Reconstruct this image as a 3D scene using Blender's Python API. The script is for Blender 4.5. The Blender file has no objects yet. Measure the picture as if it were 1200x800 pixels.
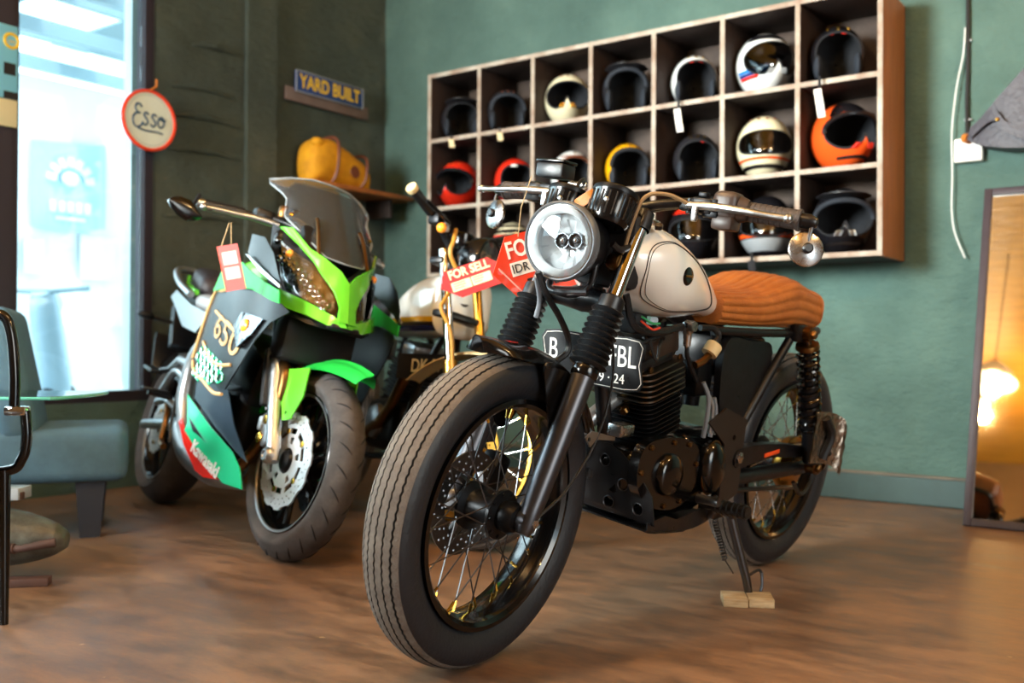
import bpy, bmesh, math, random
from math import sin, cos, pi, radians, sqrt, atan2, exp
from mathutils import Vector, Matrix, noise
from mathutils.geometry import delaunay_2d_cdt

# ------------------------------------------------------------------ camera, world, light, exposure
scene = bpy.context.scene
COL = scene.collection
CAM_H = 0.66
cam_data = bpy.data.cameras.new('camera')
cam_data.sensor_width = 36.0
cam_data.lens = 35.01
cam_data.clip_start = 0.05
cam_data.clip_end = 200
cam_data.dof.use_dof = True
cam_data.dof.focus_distance = 2.12
cam_data.dof.aperture_fstop = 2.8
cam = bpy.data.objects.new('camera', cam_data)
COL.objects.link(cam)
cam.matrix_world = (Matrix.Translation((0, 0, CAM_H)) @ Matrix.Rotation(pi/2 + 0.0065, 4, 'X') @ Matrix.Rotation(0.0055, 4, 'Z'))
scene.camera = cam
scene.view_settings.view_transform = 'Standard'
scene.view_settings.look = 'None'
scene.view_settings.exposure = -0.05
scene.view_settings.gamma = 1.0
scene.view_settings.use_curve_mapping = False

world = bpy.data.worlds.new('sky')
scene.world = world
world.use_nodes = True
bg = world.node_tree.nodes['Background']
bg.inputs['Color'].default_value = (0.62, 0.86, 1.0, 1)
bg.inputs['Strength'].default_value = 4.5

# room axes: a runs along the back wall to the right, b along the left wall towards the viewer, from the corner
TH = 0.624
CORNER = Vector((-0.781, 6.08, 0))
AX = Vector((cos(TH), -sin(TH), 0))
BX = Vector((-sin(TH), -cos(TH), 0))
def room(a, b, z=0.0):
    return CORNER + AX*a + BX*b + Vector((0, 0, z))
ROOM_M = Matrix(((AX.x, -BX.x, 0, CORNER.x), (AX.y, -BX.y, 0, CORNER.y), (0, 0, 1, 0), (0, 0, 0, 1)))   # local x = a, local y = -b

def area_light(name, loc, target, size, size_y, power, color, spread=180):
    d = bpy.data.lights.new(name, 'AREA')
    d.shape = 'RECTANGLE'; d.size = size; d.size_y = size_y
    d.energy = power; d.color = color; d.spread = radians(spread)
    o = bpy.data.objects.new(name, d)
    COL.objects.link(o)
    o.location = loc
    o.rotation_euler = (Vector(target) - Vector(loc)).to_track_quat('-Z', 'Z').to_euler()
    return o
# daylight through the tall shop front window behind the viewer
area_light('shopfront_daylight', room(1.0, 6.36, 2.0), room(2.75, 0.0, 1.62), 1.3, 1.6, 165, (0.98, 0.98, 0.95), 62)
# the open shop entrance in the right wall
area_light('entrance_daylight', room(7.12, 3.9, 1.5), room(3.0, 2.4, 0.9), 1.8, 2.0, 90, (1.0, 0.88, 0.72))
# cool daylight in the glazed left wall, beyond the pane in view
for k in range(3):
    area_light('left_window_daylight', room(-0.16, 2.98+1.06*k, 1.70), room(3.0, 2.98+1.0*k, 0.7), 0.86, 2.2, 52, (0.74, 0.92, 1.0))
# daylight on the yard outside
sun = bpy.data.lights.new('yard_sun', 'SUN'); sun.energy = 6.0; sun.angle = radians(3); sun.color = (1.0, 0.97, 0.93)
so = bpy.data.objects.new('yard_sun', sun); COL.objects.link(so)
so.rotation_euler = (room(0, 0, 0) - room(1.5, 1.2, 5.0)).to_track_quat('-Z', 'Z').to_euler()

# ------------------------------------------------------------------ helpers
def V(*a): return Vector(a)
def hexc(h):
    h = h.lstrip('#'); c = [int(h[i:i+2], 16)/255 for i in (0, 2, 4)]
    return tuple(x/12.92 if x <= .04045 else ((x+.055)/1.055)**2.4 for x in c)
MATS = {}
def mat(name, col, rough=.5, metal=0.0, coat=0.0, var=0.0, vscale=8.0, col2=None, bump=0.0, bscale=60.0, spec=.5, emit=0.0, rvar=0.0, stretch=(1, 1, 1), trans=0.0, ior=1.45):
    m = bpy.data.materials.new(name); m.use_nodes = True
    nt = m.node_tree; N = nt.nodes; L = nt.links
    p = N['Principled BSDF']
    c = hexc(col) if isinstance(col, str) else col
    p.inputs['Base Color'].default_value = (*c, 1)
    p.inputs['Roughness'].default_value = rough
    p.inputs['Metallic'].default_value = metal
    p.inputs['Coat Weight'].default_value = coat
    p.inputs['Coat Roughness'].default_value = .05
    p.inputs['Specular IOR Level'].default_value = spec
    p.inputs['IOR'].default_value = ior
    if trans: p.inputs['Transmission Weight'].default_value = trans
    if emit:
        p.inputs['Emission Color'].default_value = (*c, 1); p.inputs['Emission Strength'].default_value = emit
    if var or bump or rvar:
        tc = N.new('ShaderNodeTexCoord'); mp = N.new('ShaderNodeMapping'); mp.inputs['Scale'].default_value = stretch
        L.new(tc.outputs['Object'], mp.inputs['Vector'])
    if var or rvar:
        nz = N.new('ShaderNodeTexNoise'); nz.inputs['Scale'].default_value = vscale; nz.inputs['Detail'].default_value = 7; nz.inputs['Roughness'].default_value = .62
        L.new(mp.outputs[0], nz.inputs['Vector'])
    if var:
        rp = N.new('ShaderNodeValToRGB'); rp.color_ramp.elements[0].position = .33; rp.color_ramp.elements[1].position = .68
        c2 = (hexc(col2) if isinstance(col2, str) else col2) if col2 else tuple(x*(1-var) for x in c)
        rp.color_ramp.elements[0].color = (*c2, 1); rp.color_ramp.elements[1].color = (*c, 1)
        L.new(nz.outputs['Fac'], rp.inputs['Fac']); L.new(rp.outputs['Color'], p.inputs['Base Color'])
    if rvar:
        mr = N.new('ShaderNodeMapRange'); mr.inputs['To Min'].default_value = max(0, rough-rvar); mr.inputs['To Max'].default_value = min(1, rough+rvar)
        mr.inputs['From Min'].default_value = .3; mr.inputs['From Max'].default_value = .7
        L.new(nz.outputs['Fac'], mr.inputs['Value']); L.new(mr.outputs[0], p.inputs['Roughness'])
    if bump:
        nb = N.new('ShaderNodeTexNoise'); nb.inputs['Scale'].default_value = bscale; nb.inputs['Detail'].default_value = 6
        L.new(mp.outputs[0], nb.inputs['Vector'])
        bn = N.new('ShaderNodeBump'); bn.inputs['Strength'].default_value = bump; bn.inputs['Distance'].default_value = .02
        L.new(nb.outputs['Fac'], bn.inputs['Height']); L.new(bn.outputs['Normal'], p.inputs['Normal'])
    MATS[name] = m
    return m
def glass(name, tint=(1, 1, 1), refl=.12, rough=.02, tintamt=0.0):
    m = bpy.data.materials.new(name); m.use_nodes = True
    nt = m.node_tree; N = nt.nodes; L = nt.links; N.clear()
    out = N.new('ShaderNodeOutputMaterial'); mx = N.new('ShaderNodeMixShader')
    tr = N.new('ShaderNodeBsdfTransparent'); tr.inputs['Color'].default_value = (*tint, 1)
    gl = N.new('ShaderNodeBsdfGlossy'); gl.inputs['Roughness'].default_value = rough
    fr = N.new('ShaderNodeFresnel'); fr.inputs['IOR'].default_value = 1.5
    ad = N.new('ShaderNodeMath'); ad.operation = 'MULTIPLY_ADD'; ad.inputs[1].default_value = 1.0; ad.inputs[2].default_value = refl-.04; ad.use_clamp = True
    L.new(fr.outputs[0], ad.inputs[0]); L.new(ad.outputs[0], mx.inputs[0]); L.new(tr.outputs[0], mx.inputs[1]); L.new(gl.outputs[0], mx.inputs[2])
    last = mx
    if tintamt:                                              # scratched, slightly hazy plastic
        df = N.new('ShaderNodeBsdfDiffuse'); df.inputs['Color'].default_value = (.75, .8, .85, 1); m2 = N.new('ShaderNodeMixShader'); m2.inputs[0].default_value = tintamt
        L.new(mx.outputs[0], m2.inputs[1]); L.new(df.outputs[0], m2.inputs[2]); last = m2
        fr.inputs['IOR'].default_value = 1.32
    L.new(last.outputs[0], out.inputs['Surface'])
    MATS[name] = m
    return m

def smooth_path(pts, n=8, closed=False):
    P = [Vector(p) for p in pts]
    if len(P) < 3: return P
    out = []; m = len(P)
    rng = range(m if closed else m-1)
    for i in rng:
        p0 = P[i-1] if (i > 0 or closed) else P[0]*2-P[1]
        p1 = P[i]; p2 = P[(i+1) % m]
        p3 = P[(i+2) % m] if (i+2 < m or closed) else P[m-1]*2-P[m-2]
        for k in range(n):
            t = k/n
            out.append(.5*((2*p1) + (p2-p0)*t + (2*p0-5*p1+4*p2-p3)*t*t + (3*p1-p0-3*p2+p3)*t**3))
    if not closed: out.append(P[-1])
    return out
def frame_from(d, up=None):
    d = Vector(d).normalized()
    up = Vector(up) if up else (Vector((0, 0, 1)) if abs(d.z) < .95 else Vector((1, 0, 0)))
    x = up.cross(d).normalized(); y = d.cross(x)
    return x, y, d

def in_poly(x, y, P):
    c = False; n = len(P)
    for i in range(n):
        x1, y1 = P[i][:2]; x2, y2 = P[(i+1) % n][:2]
        if (y1 > y) != (y2 > y) and x < (x2-x1)*(y-y1)/(y2-y1)+x1: c = not c
    return c
class MB:
    def __init__(s): s.v = []; s.f = []; s.m = []; s.mi = 0
    def mat(s, i): s.mi = i; return s
    def add(s, verts, faces):
        o = len(s.v); s.v += [tuple(v) for v in verts]
        for f in faces: s.f.append([i+o for i in f]); s.m.append(s.mi)
        return s
    def box(s, c, size, rot=None, bev=0.0, seg=2):
        bm = bmesh.new(); bmesh.ops.create_cube(bm, size=1)
        bmesh.ops.scale(bm, vec=Vector(size), verts=bm.verts)
        if bev: bmesh.ops.bevel(bm, geom=bm.edges[:], offset=bev, segments=seg, profile=.5, affect='EDGES')
        M = Matrix.Translation(Vector(c)) @ (rot.to_4x4() if rot else Matrix.Identity(4))
        bm.verts.ensure_lookup_table(); bm.verts.index_update()
        s.add([M @ v.co for v in bm.verts], [[v.index for v in f.verts] for f in bm.faces]); bm.free(); return s
    def rings(s, R, cap=True, closed_u=True, loop=False):
        n = len(R[0]); vs = [p for r in R for p in r]; fs = []
        k = len(R)
        for i in range(k if loop else k-1):
            i2 = (i+1) % k
            for j in range(n if closed_u else n-1):
                j2 = (j+1) % n
                fs.append([i*n+j, i*n+j2, i2*n+j2, i2*n+j])
        if cap and not loop and closed_u:
            fs.append(list(range(n))[::-1]); fs.append([(k-1)*n+j for j in range(n)])
        return s.add(vs, fs)
    def tube(s, pts, r, seg=10, cap=True, loop=False):
        P = [Vector(p) for p in pts]; n = len(P)
        rad = r if isinstance(r, (list, tuple)) else [r]*n
        if len(rad) != n: rad = [rad[min(len(rad)-1, int(i*(len(rad)-1)/(n-1)))] + (rad[min(len(rad)-1, int(i*(len(rad)-1)/(n-1))+1)]-rad[int(i*(len(rad)-1)/(n-1))])*((i*(len(rad)-1)/(n-1)) % 1) for i in range(n)]
        R = []; x = None
        for i in range(n):
            if loop: d = P[(i+1) % n]-P[i-1]
            else: d = P[min(i+1, n-1)]-P[max(i-1, 0)]
            d.normalize()
            if x is None: x, y, _ = frame_from(d)
            else:
                x = x - d*x.dot(d)
                if x.length < 1e-6: x, y, _ = frame_from(d)
                x.normalize(); y = d.cross(x)
            R.append([P[i] + (x*cos(2*pi*j/seg) + y*sin(2*pi*j/seg))*rad[i] for j in range(seg)])
        return s.rings(R, cap, True, loop)
    def cyl(s, a, b, r, seg=16, r2=None): return s.tube([a, b], [r, r if r2 is None else r2], seg)
    def lathe(s, prof, org=(0, 0, 0), axis=(0, 1, 0), seg=32, cap=False, up=None, loop=False):
        x, y, d = frame_from(axis, up); o = Vector(org)
        R = [[o + d*h + (x*cos(2*pi*j/seg) + y*sin(2*pi*j/seg))*r for j in range(seg)] for r, h in prof]
        return s.rings(R, cap, True, loop)
    def ball(s, c, r, seg=14, ring=8, scale=(1, 1, 1)):
        c = Vector(c); R = []
        for i in range(1, ring):
            t = pi*i/ring
            R.append([c + Vector((sin(t)*cos(2*pi*j/seg)*scale[0], sin(t)*sin(2*pi*j/seg)*scale[1], -cos(t)*scale[2]))*r for j in range(seg)])
        return s.rings(R, True)
    def plate(s, outline, holes, th, fn, inner=None):
        """flat or curved sheet: 2D outline (with holes) mapped by fn(u, v, w), w = 0 or th"""
        pts = [Vector((p[0], p[1])) for p in outline]; edges = [(i, (i+1) % len(outline)) for i in range(len(outline))]
        for h in holes:
            o = len(pts); pts += [Vector((p[0], p[1])) for p in h]; edges += [(o+i, o+(i+1) % len(h)) for i in range(len(h))]
        if inner: pts += [Vector((p[0], p[1])) for p in inner]
        vo, eo, fo, ov, oe, of = delaunay_2d_cdt(pts, edges, [], 1, 1e-6)
        n = len(vo); tris = []
        for t in fo:
            c = (vo[t[0]]+vo[t[1]]+vo[t[2]])/3
            if in_poly(c.x, c.y, outline) and not any(in_poly(c.x, c.y, h) for h in holes): tris.append(list(t))
        cnt = {}
        for t in tris:
            for i in range(3):
                e = (t[i], t[(i+1) % 3]); cnt[e] = cnt.get(e, 0)+1
        fs = [t for t in tris] + [[i+n for i in t[::-1]] for t in tris]
        for (a, b) in cnt:
            if (b, a) not in cnt: fs.append([b, a, a+n, b+n])
        return s.add([fn(p.x, p.y, th) for p in vo] + [fn(p.x, p.y, 0) for p in vo], fs)
    def xf(s, M, start=0):
        for i in range(start, len(s.v)): s.v[i] = tuple(M @ Vector(s.v[i]))
        return s
    def build(s, name, mats, parent=None, M=None, angle=38, smooth=True):
        me = bpy.data.meshes.new(name); me.from_pydata(s.v, [], s.f)
        ml = mats if isinstance(mats, (list, tuple)) else [mats]
        for m in ml: me.materials.append(MATS[m] if isinstance(m, str) else m)
        if len(ml) > 1: me.polygons.foreach_set('material_index', s.m)
        bm = bmesh.new(); bm.from_mesh(me); bmesh.ops.recalc_face_normals(bm, faces=bm.faces); bm.to_mesh(me); bm.free()
        if smooth:
            me.polygons.foreach_set('use_smooth', [True]*len(me.polygons)); me.set_sharp_from_angle(angle=radians(angle))
        me.update()
        o = bpy.data.objects.new(name, me); COL.objects.link(o)
        if parent is not None: o.parent = parent
        if M is not None: o.matrix_local = M
        return o
def grid_inside(outline, step):
    xs = [p[0] for p in outline]; ys = [p[1] for p in outline]; out = []
    def dist(x, y):
        m = 9
        for i in range(len(outline)):
            a = Vector(outline[i][:2]); b = Vector(outline[(i+1) % len(outline)][:2]); ab = b-a
            t = max(0, min(1, (Vector((x, y))-a).dot(ab)/max(ab.length_squared, 1e-9))); m = min(m, (Vector((x, y))-a-ab*t).length)
        return m
    x = min(xs)+step/2
    while x < max(xs):
        y = min(ys)+step/2
        while y < max(ys):
            if in_poly(x, y, outline) and dist(x, y) > step*.35: out.append((x, y))
            y += step
        x += step
    return out
def circle2(cx, cy, r, n=16): return [(cx+r*cos(2*pi*i/n), cy+r*sin(2*pi*i/n)) for i in range(n)]
def smooth2(pts, n=6): return [(p.x, p.y) for p in smooth_path([(a, b, 0) for a, b in pts], n, True)]
def text_geo(txt, size, bold=0.0, shear=0.0, spacing=1.0):
    cu = bpy.data.curves.new('lettering', 'FONT'); cu.body = txt; cu.size = size; cu.align_x = 'CENTER'; cu.align_y = 'CENTER'
    cu.offset = bold; cu.shear = shear; cu.space_character = spacing; cu.resolution_u = 3; cu.fill_mode = 'FRONT'
    o = bpy.data.objects.new('lettering', cu); COL.objects.link(o)
    me = bpy.data.meshes.new_from_object(o)
    vs = [v.co.copy() for v in me.vertices]; fs = [list(p.vertices) for p in me.polygons]
    bpy.data.objects.remove(o); bpy.data.curves.remove(cu); bpy.data.meshes.remove(me)
    return vs, fs
def add_text(mb, txt, size, fn, bold=0.0, shear=0.0, th=.0012, sx=1.0, sy=1.0, spacing=1.0):
    """raised lettering: fn(u, v, w) maps the flat text to 3D"""
    vs, fs = text_geo(txt, size, bold, shear, spacing); n = len(vs)
    cnt = set()
    for f in fs:
        for i in range(len(f)): cnt.add((f[i], f[(i+1) % len(f)]))
    side = [[b, a, a+n, b+n] for (a, b) in cnt if (b, a) not in cnt]
    mb.add([fn(v.x*sx, v.y*sy, th) for v in vs] + [fn(v.x*sx, v.y*sy, 0) for v in vs], fs + side)
def plane_fn(o, u, v):
    o = Vector(o); u = Vector(u).normalized(); v = Vector(v); v = (v-u*v.dot(u)).normalized(); w = u.cross(v)
    return lambda a, b, c: o + u*a + v*b + w*c
def thing(name, label, cat, M=None, group=None):
    o = bpy.data.objects.new(name, None); o.empty_display_size = .1; COL.objects.link(o)
    if M is not None: o.matrix_world = M
    return tag(o, label, cat, group)
def tag(o, label=None, cat=None, group=None, kind=None):
    if label: o['label'] = label
    if cat: o['category'] = cat
    if group: o['group'] = group
    if kind: o['kind'] = kind
    return o
def copy_part(o, parent, M=None):
    c = o.copy(); COL.objects.link(c); c.parent = parent
    if M is not None: c.matrix_local = M
    return c
def bike_matrix(psi, lean, org):
    f = Vector((-sin(psi), -cos(psi), 0)); l = Vector((cos(psi), -sin(psi), 0)); u = Vector((0, 0, 1))
    u2 = u*cos(lean)+l*sin(lean); l2 = l*cos(lean)-u*sin(lean)
    M = Matrix.Identity(4)
    for i in range(3): M[i][0] = f[i]; M[i][1] = l2[i]; M[i][2] = u2[i]; M[i][3] = org[i]
    return M
# ------------------------------------------------------------------ materials
mat('black_gloss', '#060607', .18, coat=.25)
mat('black_satin', '#0d0d10', .36, rvar=.1, vscale=20)
mat('black_matte', '#121214', .62)
mat('black_metal', '#131417', .36, metal=.6)
mat('fork_grey', '#4a4a4e', .34, metal=.85)
mat('chrome', '#d8dadc', .07, metal=1.0)
mat('brushed', '#b9babb', .28, metal=1.0, rvar=.08, vscale=40)
mat('aluminium', '#a2a4a6', .35, metal=1.0, rvar=.1, vscale=30)
mat('steel_dark', '#5c5d60', .35, metal=1.0)
mat('brass', '#c89b3c', .25, metal=1.0)
mat('gold_metal', '#b98a3a', .28, metal=1.0)
mat('bronze', '#7d5a33', .36, metal=1.0, var=.4, vscale=14)
mat('tire_tread', '#6d645b', .8, var=.25, vscale=30, col2='#574e47', bump=.25, bscale=160)
mat('tire_side', '#1a1c21', .5, var=.2, vscale=18, bump=.1, bscale=120)
mat('tire_groove', '#141416', .9)
mat('rubber', '#111214', .34, bump=.15, bscale=200)
mat('tank_white', '#ebe8df', .22, coat=.8)
mat('seat_leather', '#ab662c', .38, var=.3, vscale=26, col2='#8f4f1e', bump=.25, bscale=240)
mat('leather_tan', '#b56a24', .45, var=.2, bump=.2, bscale=200)
mat('red_sign', '#e8401f', .3, coat=.3)
mat('red_sign_dark', '#a5161f', .4)
mat('sign_white', '#f2efe8', .45)
mat('sign_cream', '#d9c79c', .6, var=.2, vscale=40)
mat('ink', '#15151a', .5)
mat('string', '#a98d66', .9)
mat('amber', '#ff9a2a', .15, coat=.5)
mat('amber_glow', '#ffb43c', .2, coat=.5)
mat('wood_raw', '#c9b28c', .7, var=.35, vscale=12, col2='#8f7049', stretch=(1, 6, 6), bump=.2)
mat('orange_sticker', '#e2511e', .4)
mat('beige_plastic', '#cdb585', .5)
mat('copper_wire', '#c23a26', .4)
mat('green_wire', '#2f8f5a', .4)
mat('lens_reflector', '#e6e8ea', .12, metal=1.0)
glass('lens_glass', (1, 1, 1), .10, .02)
glass('window_glass', (.96, 1.0, 1.0), .06, .01)
glass('screen_tint', (.88, .89, .92), .035, .05, .022)
glass('table_glass', (.72, .95, .88), .12, .02)
glass('visor_dark', (.10, .10, .11), .12, .02)
# green sport bike
mat('fairing_black', '#07080a', .30, spec=.25)
mat('lime', '#58b82a', .24, coat=.4)
mat('lime_deep', '#1c9a38', .42, spec=.3)
mat('mint', '#1fc48a', .22, coat=.7)
mat('red_gloss', '#d92418', .22, coat=.7)
mat('white_gloss', '#e9e9e6', .25, coat=.6)
mat('gold_line', '#c7a066', .4)
mat('seat_black', '#2a2427', .45, bump=.2, bscale=200)
mat('silver_paint', '#9fa2a4', .3, metal=.8)
mat('tag_pink', '#c8605e', .6)
# ------------------------------------------------------------------ room shell
def wall_material(name, c1, c2, c3, bump=.55, course=0.0):
    m = bpy.data.materials.new(name); m.use_nodes = True
    nt = m.node_tree; N = nt.nodes; L = nt.links; p = N['Principled BSDF']
    p.inputs['Roughness'].default_value = .62; p.inputs['Specular IOR Level'].default_value = .35
    tc = N.new('ShaderNodeTexCoord')
    n1 = N.new('ShaderNodeTexNoise'); n1.inputs['Scale'].default_value = 1.3; n1.inputs['Detail'].default_value = 8; n1.inputs['Roughness'].default_value = .65
    L.new(tc.outputs['Object'], n1.inputs['Vector'])
    r = N.new('ShaderNodeValToRGB'); e = r.color_ramp.elements
    e[0].position = .3; e[0].color = (*hexc(c1), 1); e[1].position = .72; e[1].color = (*hexc(c3), 1)
    k = e.new(.52); k.color = (*hexc(c2), 1)
    L.new(n1.outputs['Fac'], r.inputs['Fac']); L.new(r.outputs['Color'], p.inputs['Base Color'])
    n2 = N.new('ShaderNodeTexNoise'); n2.inputs['Scale'].default_value = 9; n2.inputs['Detail'].default_value = 10; n2.inputs['Roughness'].default_value = .7
    mp = N.new('ShaderNodeMapping'); mp.inputs['Scale'].default_value = (1, 1, 1.8)
    L.new(tc.outputs['Object'], mp.inputs['Vector']); L.new(mp.outputs[0], n2.inputs['Vector'])
    b = N.new('ShaderNodeBump'); b.inputs['Strength'].default_value = bump; b.inputs['Distance'].default_value = .05
    L.new(n2.outputs['Fac'], b.inputs['Height']); L.new(b.outputs['Normal'], p.inputs['Normal'])
    MATS[name] = m
wall_material('wall_teal', '#445e58', '#56726a', '#68857a', .9)
wall_material('wall_olive', '#3a443f', '#4a544c', '#5e6355', .9)
wall_material('wall_warm', '#5e4527', '#715431', '#80623a')
mat('skirting_paint', '#2f4846', .55, var=.3, vscale=6)
mat('lip_highlight', '#6b6152', .6, var=.4, vscale=10)  # highlight along the skirting's top edge, put into the lip's colour
mat('frame_dark', '#2a2430', .5)
mat('frame_white', '#e8eef0', .5)
mat('ceiling_paint', '#c98d28', .45, var=.4, vscale=3, stretch=(1, 8, 1), bump=.4, bscale=5)
def floor_material():
    m = bpy.data.materials.new('floor_concrete'); m.use_nodes = True
    nt = m.node_tree; N = nt.nodes; L = nt.links; p = N['Principled BSDF']
    tc = N.new('ShaderNodeTexCoord')
    def nz(s, d, r, st=(1, 1, 1)):
        mp = N.new('ShaderNodeMapping'); mp.inputs['Scale'].default_value = st; L.new(tc.outputs['Object'], mp.inputs['Vector'])
        n = N.new('ShaderNodeTexNoise'); n.inputs['Scale'].default_value = s; n.inputs['Detail'].default_value = d; n.inputs['Roughness'].default_value = r
        L.new(mp.outputs[0], n.inputs['Vector']); return n
    def ramp(src, a, b, ca, cb):
        r = N.new('ShaderNodeValToRGB'); e = r.color_ramp.elements
        e[0].position = a; e[0].color = (*hexc(ca), 1); e[1].position = b; e[1].color = (*hexc(cb), 1)
        L.new(src, r.inputs['Fac']); return r
    big = nz(1.5, 10, .66); base = ramp(big.outputs['Fac'], .38, .62, '#5a4335', '#8a684f')
    fine = nz(6.0, 14, .80, (.7, 1.8, 1)); sc = ramp(fine.outputs['Fac'], .40, .60, '#49372c', '#957357')
    mx = N.new('ShaderNodeMixRGB'); mx.inputs['Fac'].default_value = .6; L.new(base.outputs[0], mx.inputs[1]); L.new(sc.outputs[0], mx.inputs[2])
    pa = nz(14, 4, .6); pr = ramp(pa.outputs['Fac'], .70, .735, '#000000', '#ffffff')
    mx2 = N.new('ShaderNodeMixRGB'); L.new(pr.outputs[0], mx2.inputs['Fac']); L.new(mx.outputs[0], mx2.inputs[1]); mx2.inputs[2].default_value = (*hexc('#ad8f68'), 1)
    L.new(mx2.outputs[0], p.inputs['Base Color'])
    rr = N.new('ShaderNodeMapRange'); rr.inputs['From Min'].default_value = .3; rr.inputs['From Max'].default_value = .7; rr.inputs['To Min'].default_value = .3; rr.inputs['To Max'].default_value = .55
    L.new(fine.outputs['Fac'], rr.inputs['Value']); L.new(rr.outputs[0], p.inputs['Roughness'])
    b = N.new('ShaderNodeBump'); b.inputs['Strength'].default_value = .12; b.inputs['Distance'].default_value = .01
    L.new(fine.outputs['Fac'], b.inputs['Height']); L.new(b.outputs['Normal'], p.inputs['Normal'])
    MATS['floor_concrete'] = m
floor_material()
RA, RB, RH = 7.0, 6.2, 3.3          # room extent along the two walls and its height
def rbox(mb, a0, a1, b0, b1, z0, z1, bev=0.0):
    mb.box(((a0+a1)/2, -(b0+b1)/2, (z0+z1)/2), (abs(a1-a0), abs(b1-b0), abs(z1-z0)), None, bev)
    return mb
def struct(name, mb, m, parent=None, smooth=False):
    o = mb.build(name, m, parent, ROOM_M if parent is None else None, smooth=smooth)
    if parent is None: o['kind'] = 'structure'
    return o
struct('floor', rbox(MB(), -.2, RA+.2, -.2, RB+.2, -.1, 0), 'floor_concrete')
struct('ceiling', rbox(MB(), -.2, RA+.2, -.2, RB+.2, RH, RH+.1), 'ceiling_paint')
# back wall with slightly uneven plaster
def plaster(name, m, a0, a1, b0, b1, z0, z1, axis, amp=.006, seed=0):
    """solid wall whose room face is a finely uneven grid"""
    mb = MB(); na = max(2, int(((a1-a0) if axis == 'a' else (b1-b0))/.04)); nzz = max(2, int((z1-z0)/.04))
    vs = []
    for i in range(na+1):
        for k in range(nzz+1):
            t = i/na; z = z0+(z1-z0)*k/nzz
            e = 0 if (i in (0, na) or k in (0, nzz)) else amp*noise.fractal(Vector((t*(a1-a0+b1-b0)*2.2+seed, z*3.0, seed)), .75, 2.1, 6)
            if axis == 'a': vs.append((a0+(a1-a0)*t, -b1-e, z))
            else: vs.append((a1+e, -(b0+(b1-b0)*t), z))
    fs = [[i*(nzz+1)+k, (i+1)*(nzz+1)+k, (i+1)*(nzz+1)+k+1, i*(nzz+1)+k+1] for i in range(na) for k in range(nzz)]
    mb.add(vs, fs)
    back = MB()
    if axis == 'a': rbox(back, a0, a1, b0, b1-.02, z0, z1)
    else: rbox(back, a0, a1-.02, b0, b1, z0, z1)
    mb.add(back.v, back.f)
    return struct(name, mb, m, smooth=True)
plaster('wall_back', 'wall_teal', -.2, RA+.2, -.2, 0, 0, RH, 'a', .007, 3)
WIN_B0, WIN_B1, WIN_Z0 = 1.643, 2.275, .40
plaster('wall_left', 'wall_olive', -.2, 0, 0, WIN_B0-.04, 0, RH, 'b', .009, 9)
struct('wall_left_sill', rbox(MB(), -.2, 0, WIN_B0-.04, 6.4, 0, WIN_Z0), 'wall_teal')
struct('wall_left_rear', rbox(MB(), -.2, 0, 5.65, 6.4, WIN_Z0, RH), 'wall_warm')
struct('wall_left_lintel', rbox(MB(), -.2, 0, WIN_B0-.04, 5.65, 2.95, RH), 'wall_olive')
struct('wall_right', rbox(MB(), RA, RA+.2, -.2, 2.9, 0, RH), 'wall_warm')
struct('wall_right_pier', rbox(MB(), RA, RA+.2, 4.9, 6.4, 0, RH), 'wall_warm')
struct('wall_right_lintel', rbox(MB(), RA, RA+.2, 2.9, 4.9, 2.6, RH), 'wall_warm')
dr_ = MB()
for b0, b1, z0, z1 in ((2.9, 2.96, 0, 2.6), (4.84, 4.9, 0, 2.6), (2.96, 4.84, 2.54, 2.6)): rbox(dr_, RA+.01, RA+.08, b0, b1, z0, z1)
struct('door_1', dr_, 'frame_dark')
struct('wall_front', rbox(MB(), 1.8, RA+.2, RB, RB+.2, 0, RH), 'wall_warm')
struct('wall_front_pier', rbox(MB(), -.2, .2, RB, RB+.2, 0, RH), 'wall_warm')
struct('wall_front_sill', rbox(MB(), .2, 1.8, RB, RB+.2, 0, 1.1), 'wall_warm')
struct('wall_front_lintel', rbox(MB(), .2, 1.8, RB, RB+.2, 2.85, RH), 'wall_warm')
fr_ = MB()
for a0, a1, z0, z1 in ((.2, .25, 1.1, 2.85), (1.75, 1.8, 1.1, 2.85), (.25, 1.75, 1.1, 1.15), (.25, 1.75, 2.8, 2.85)): rbox(fr_, a0, a1, RB+.03, RB+.09, z0, z1)
fr_ = struct('window_5', fr_, 'frame_dark')
struct('pane', rbox(MB(), .25, 1.75, RB+.055, RB+.063, 1.15, 2.8), 'window_glass', fr_)
# shallow pilaster left of the corner and skirting along the back wall
struct('trim_1', rbox(MB(), 0, .03, .874, 1.08, 0, RH, .008), 'wall_olive')
struct('trim_2', rbox(MB(), -.0, RA, 0.0, .026, 0, .118, .006), 'skirting_paint')
struct('trim_6', rbox(MB(), -.0, RA, 0.0, .030, .118, .128, .003), 'lip_highlight')
# ledges of plaster on the left wall
for z, b0, b1, d in ((1.94, 1.16, 1.52, .016), (1.80, 1.10, 1.54, .022), (1.63, 1.12, 1.54, .020), (2.17, 1.13, 1.40, .022), (1.30, 1.1, 1.55, .014)):
    struct('trim_3', MB().tube(smooth_path([(0.0, -b0, z), (.004, -(b0+b1)/2, z+.015), (0.0, -b1, z-.01)], 6), [.006, d, .008], 8), 'wall_olive', smooth=True)
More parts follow.
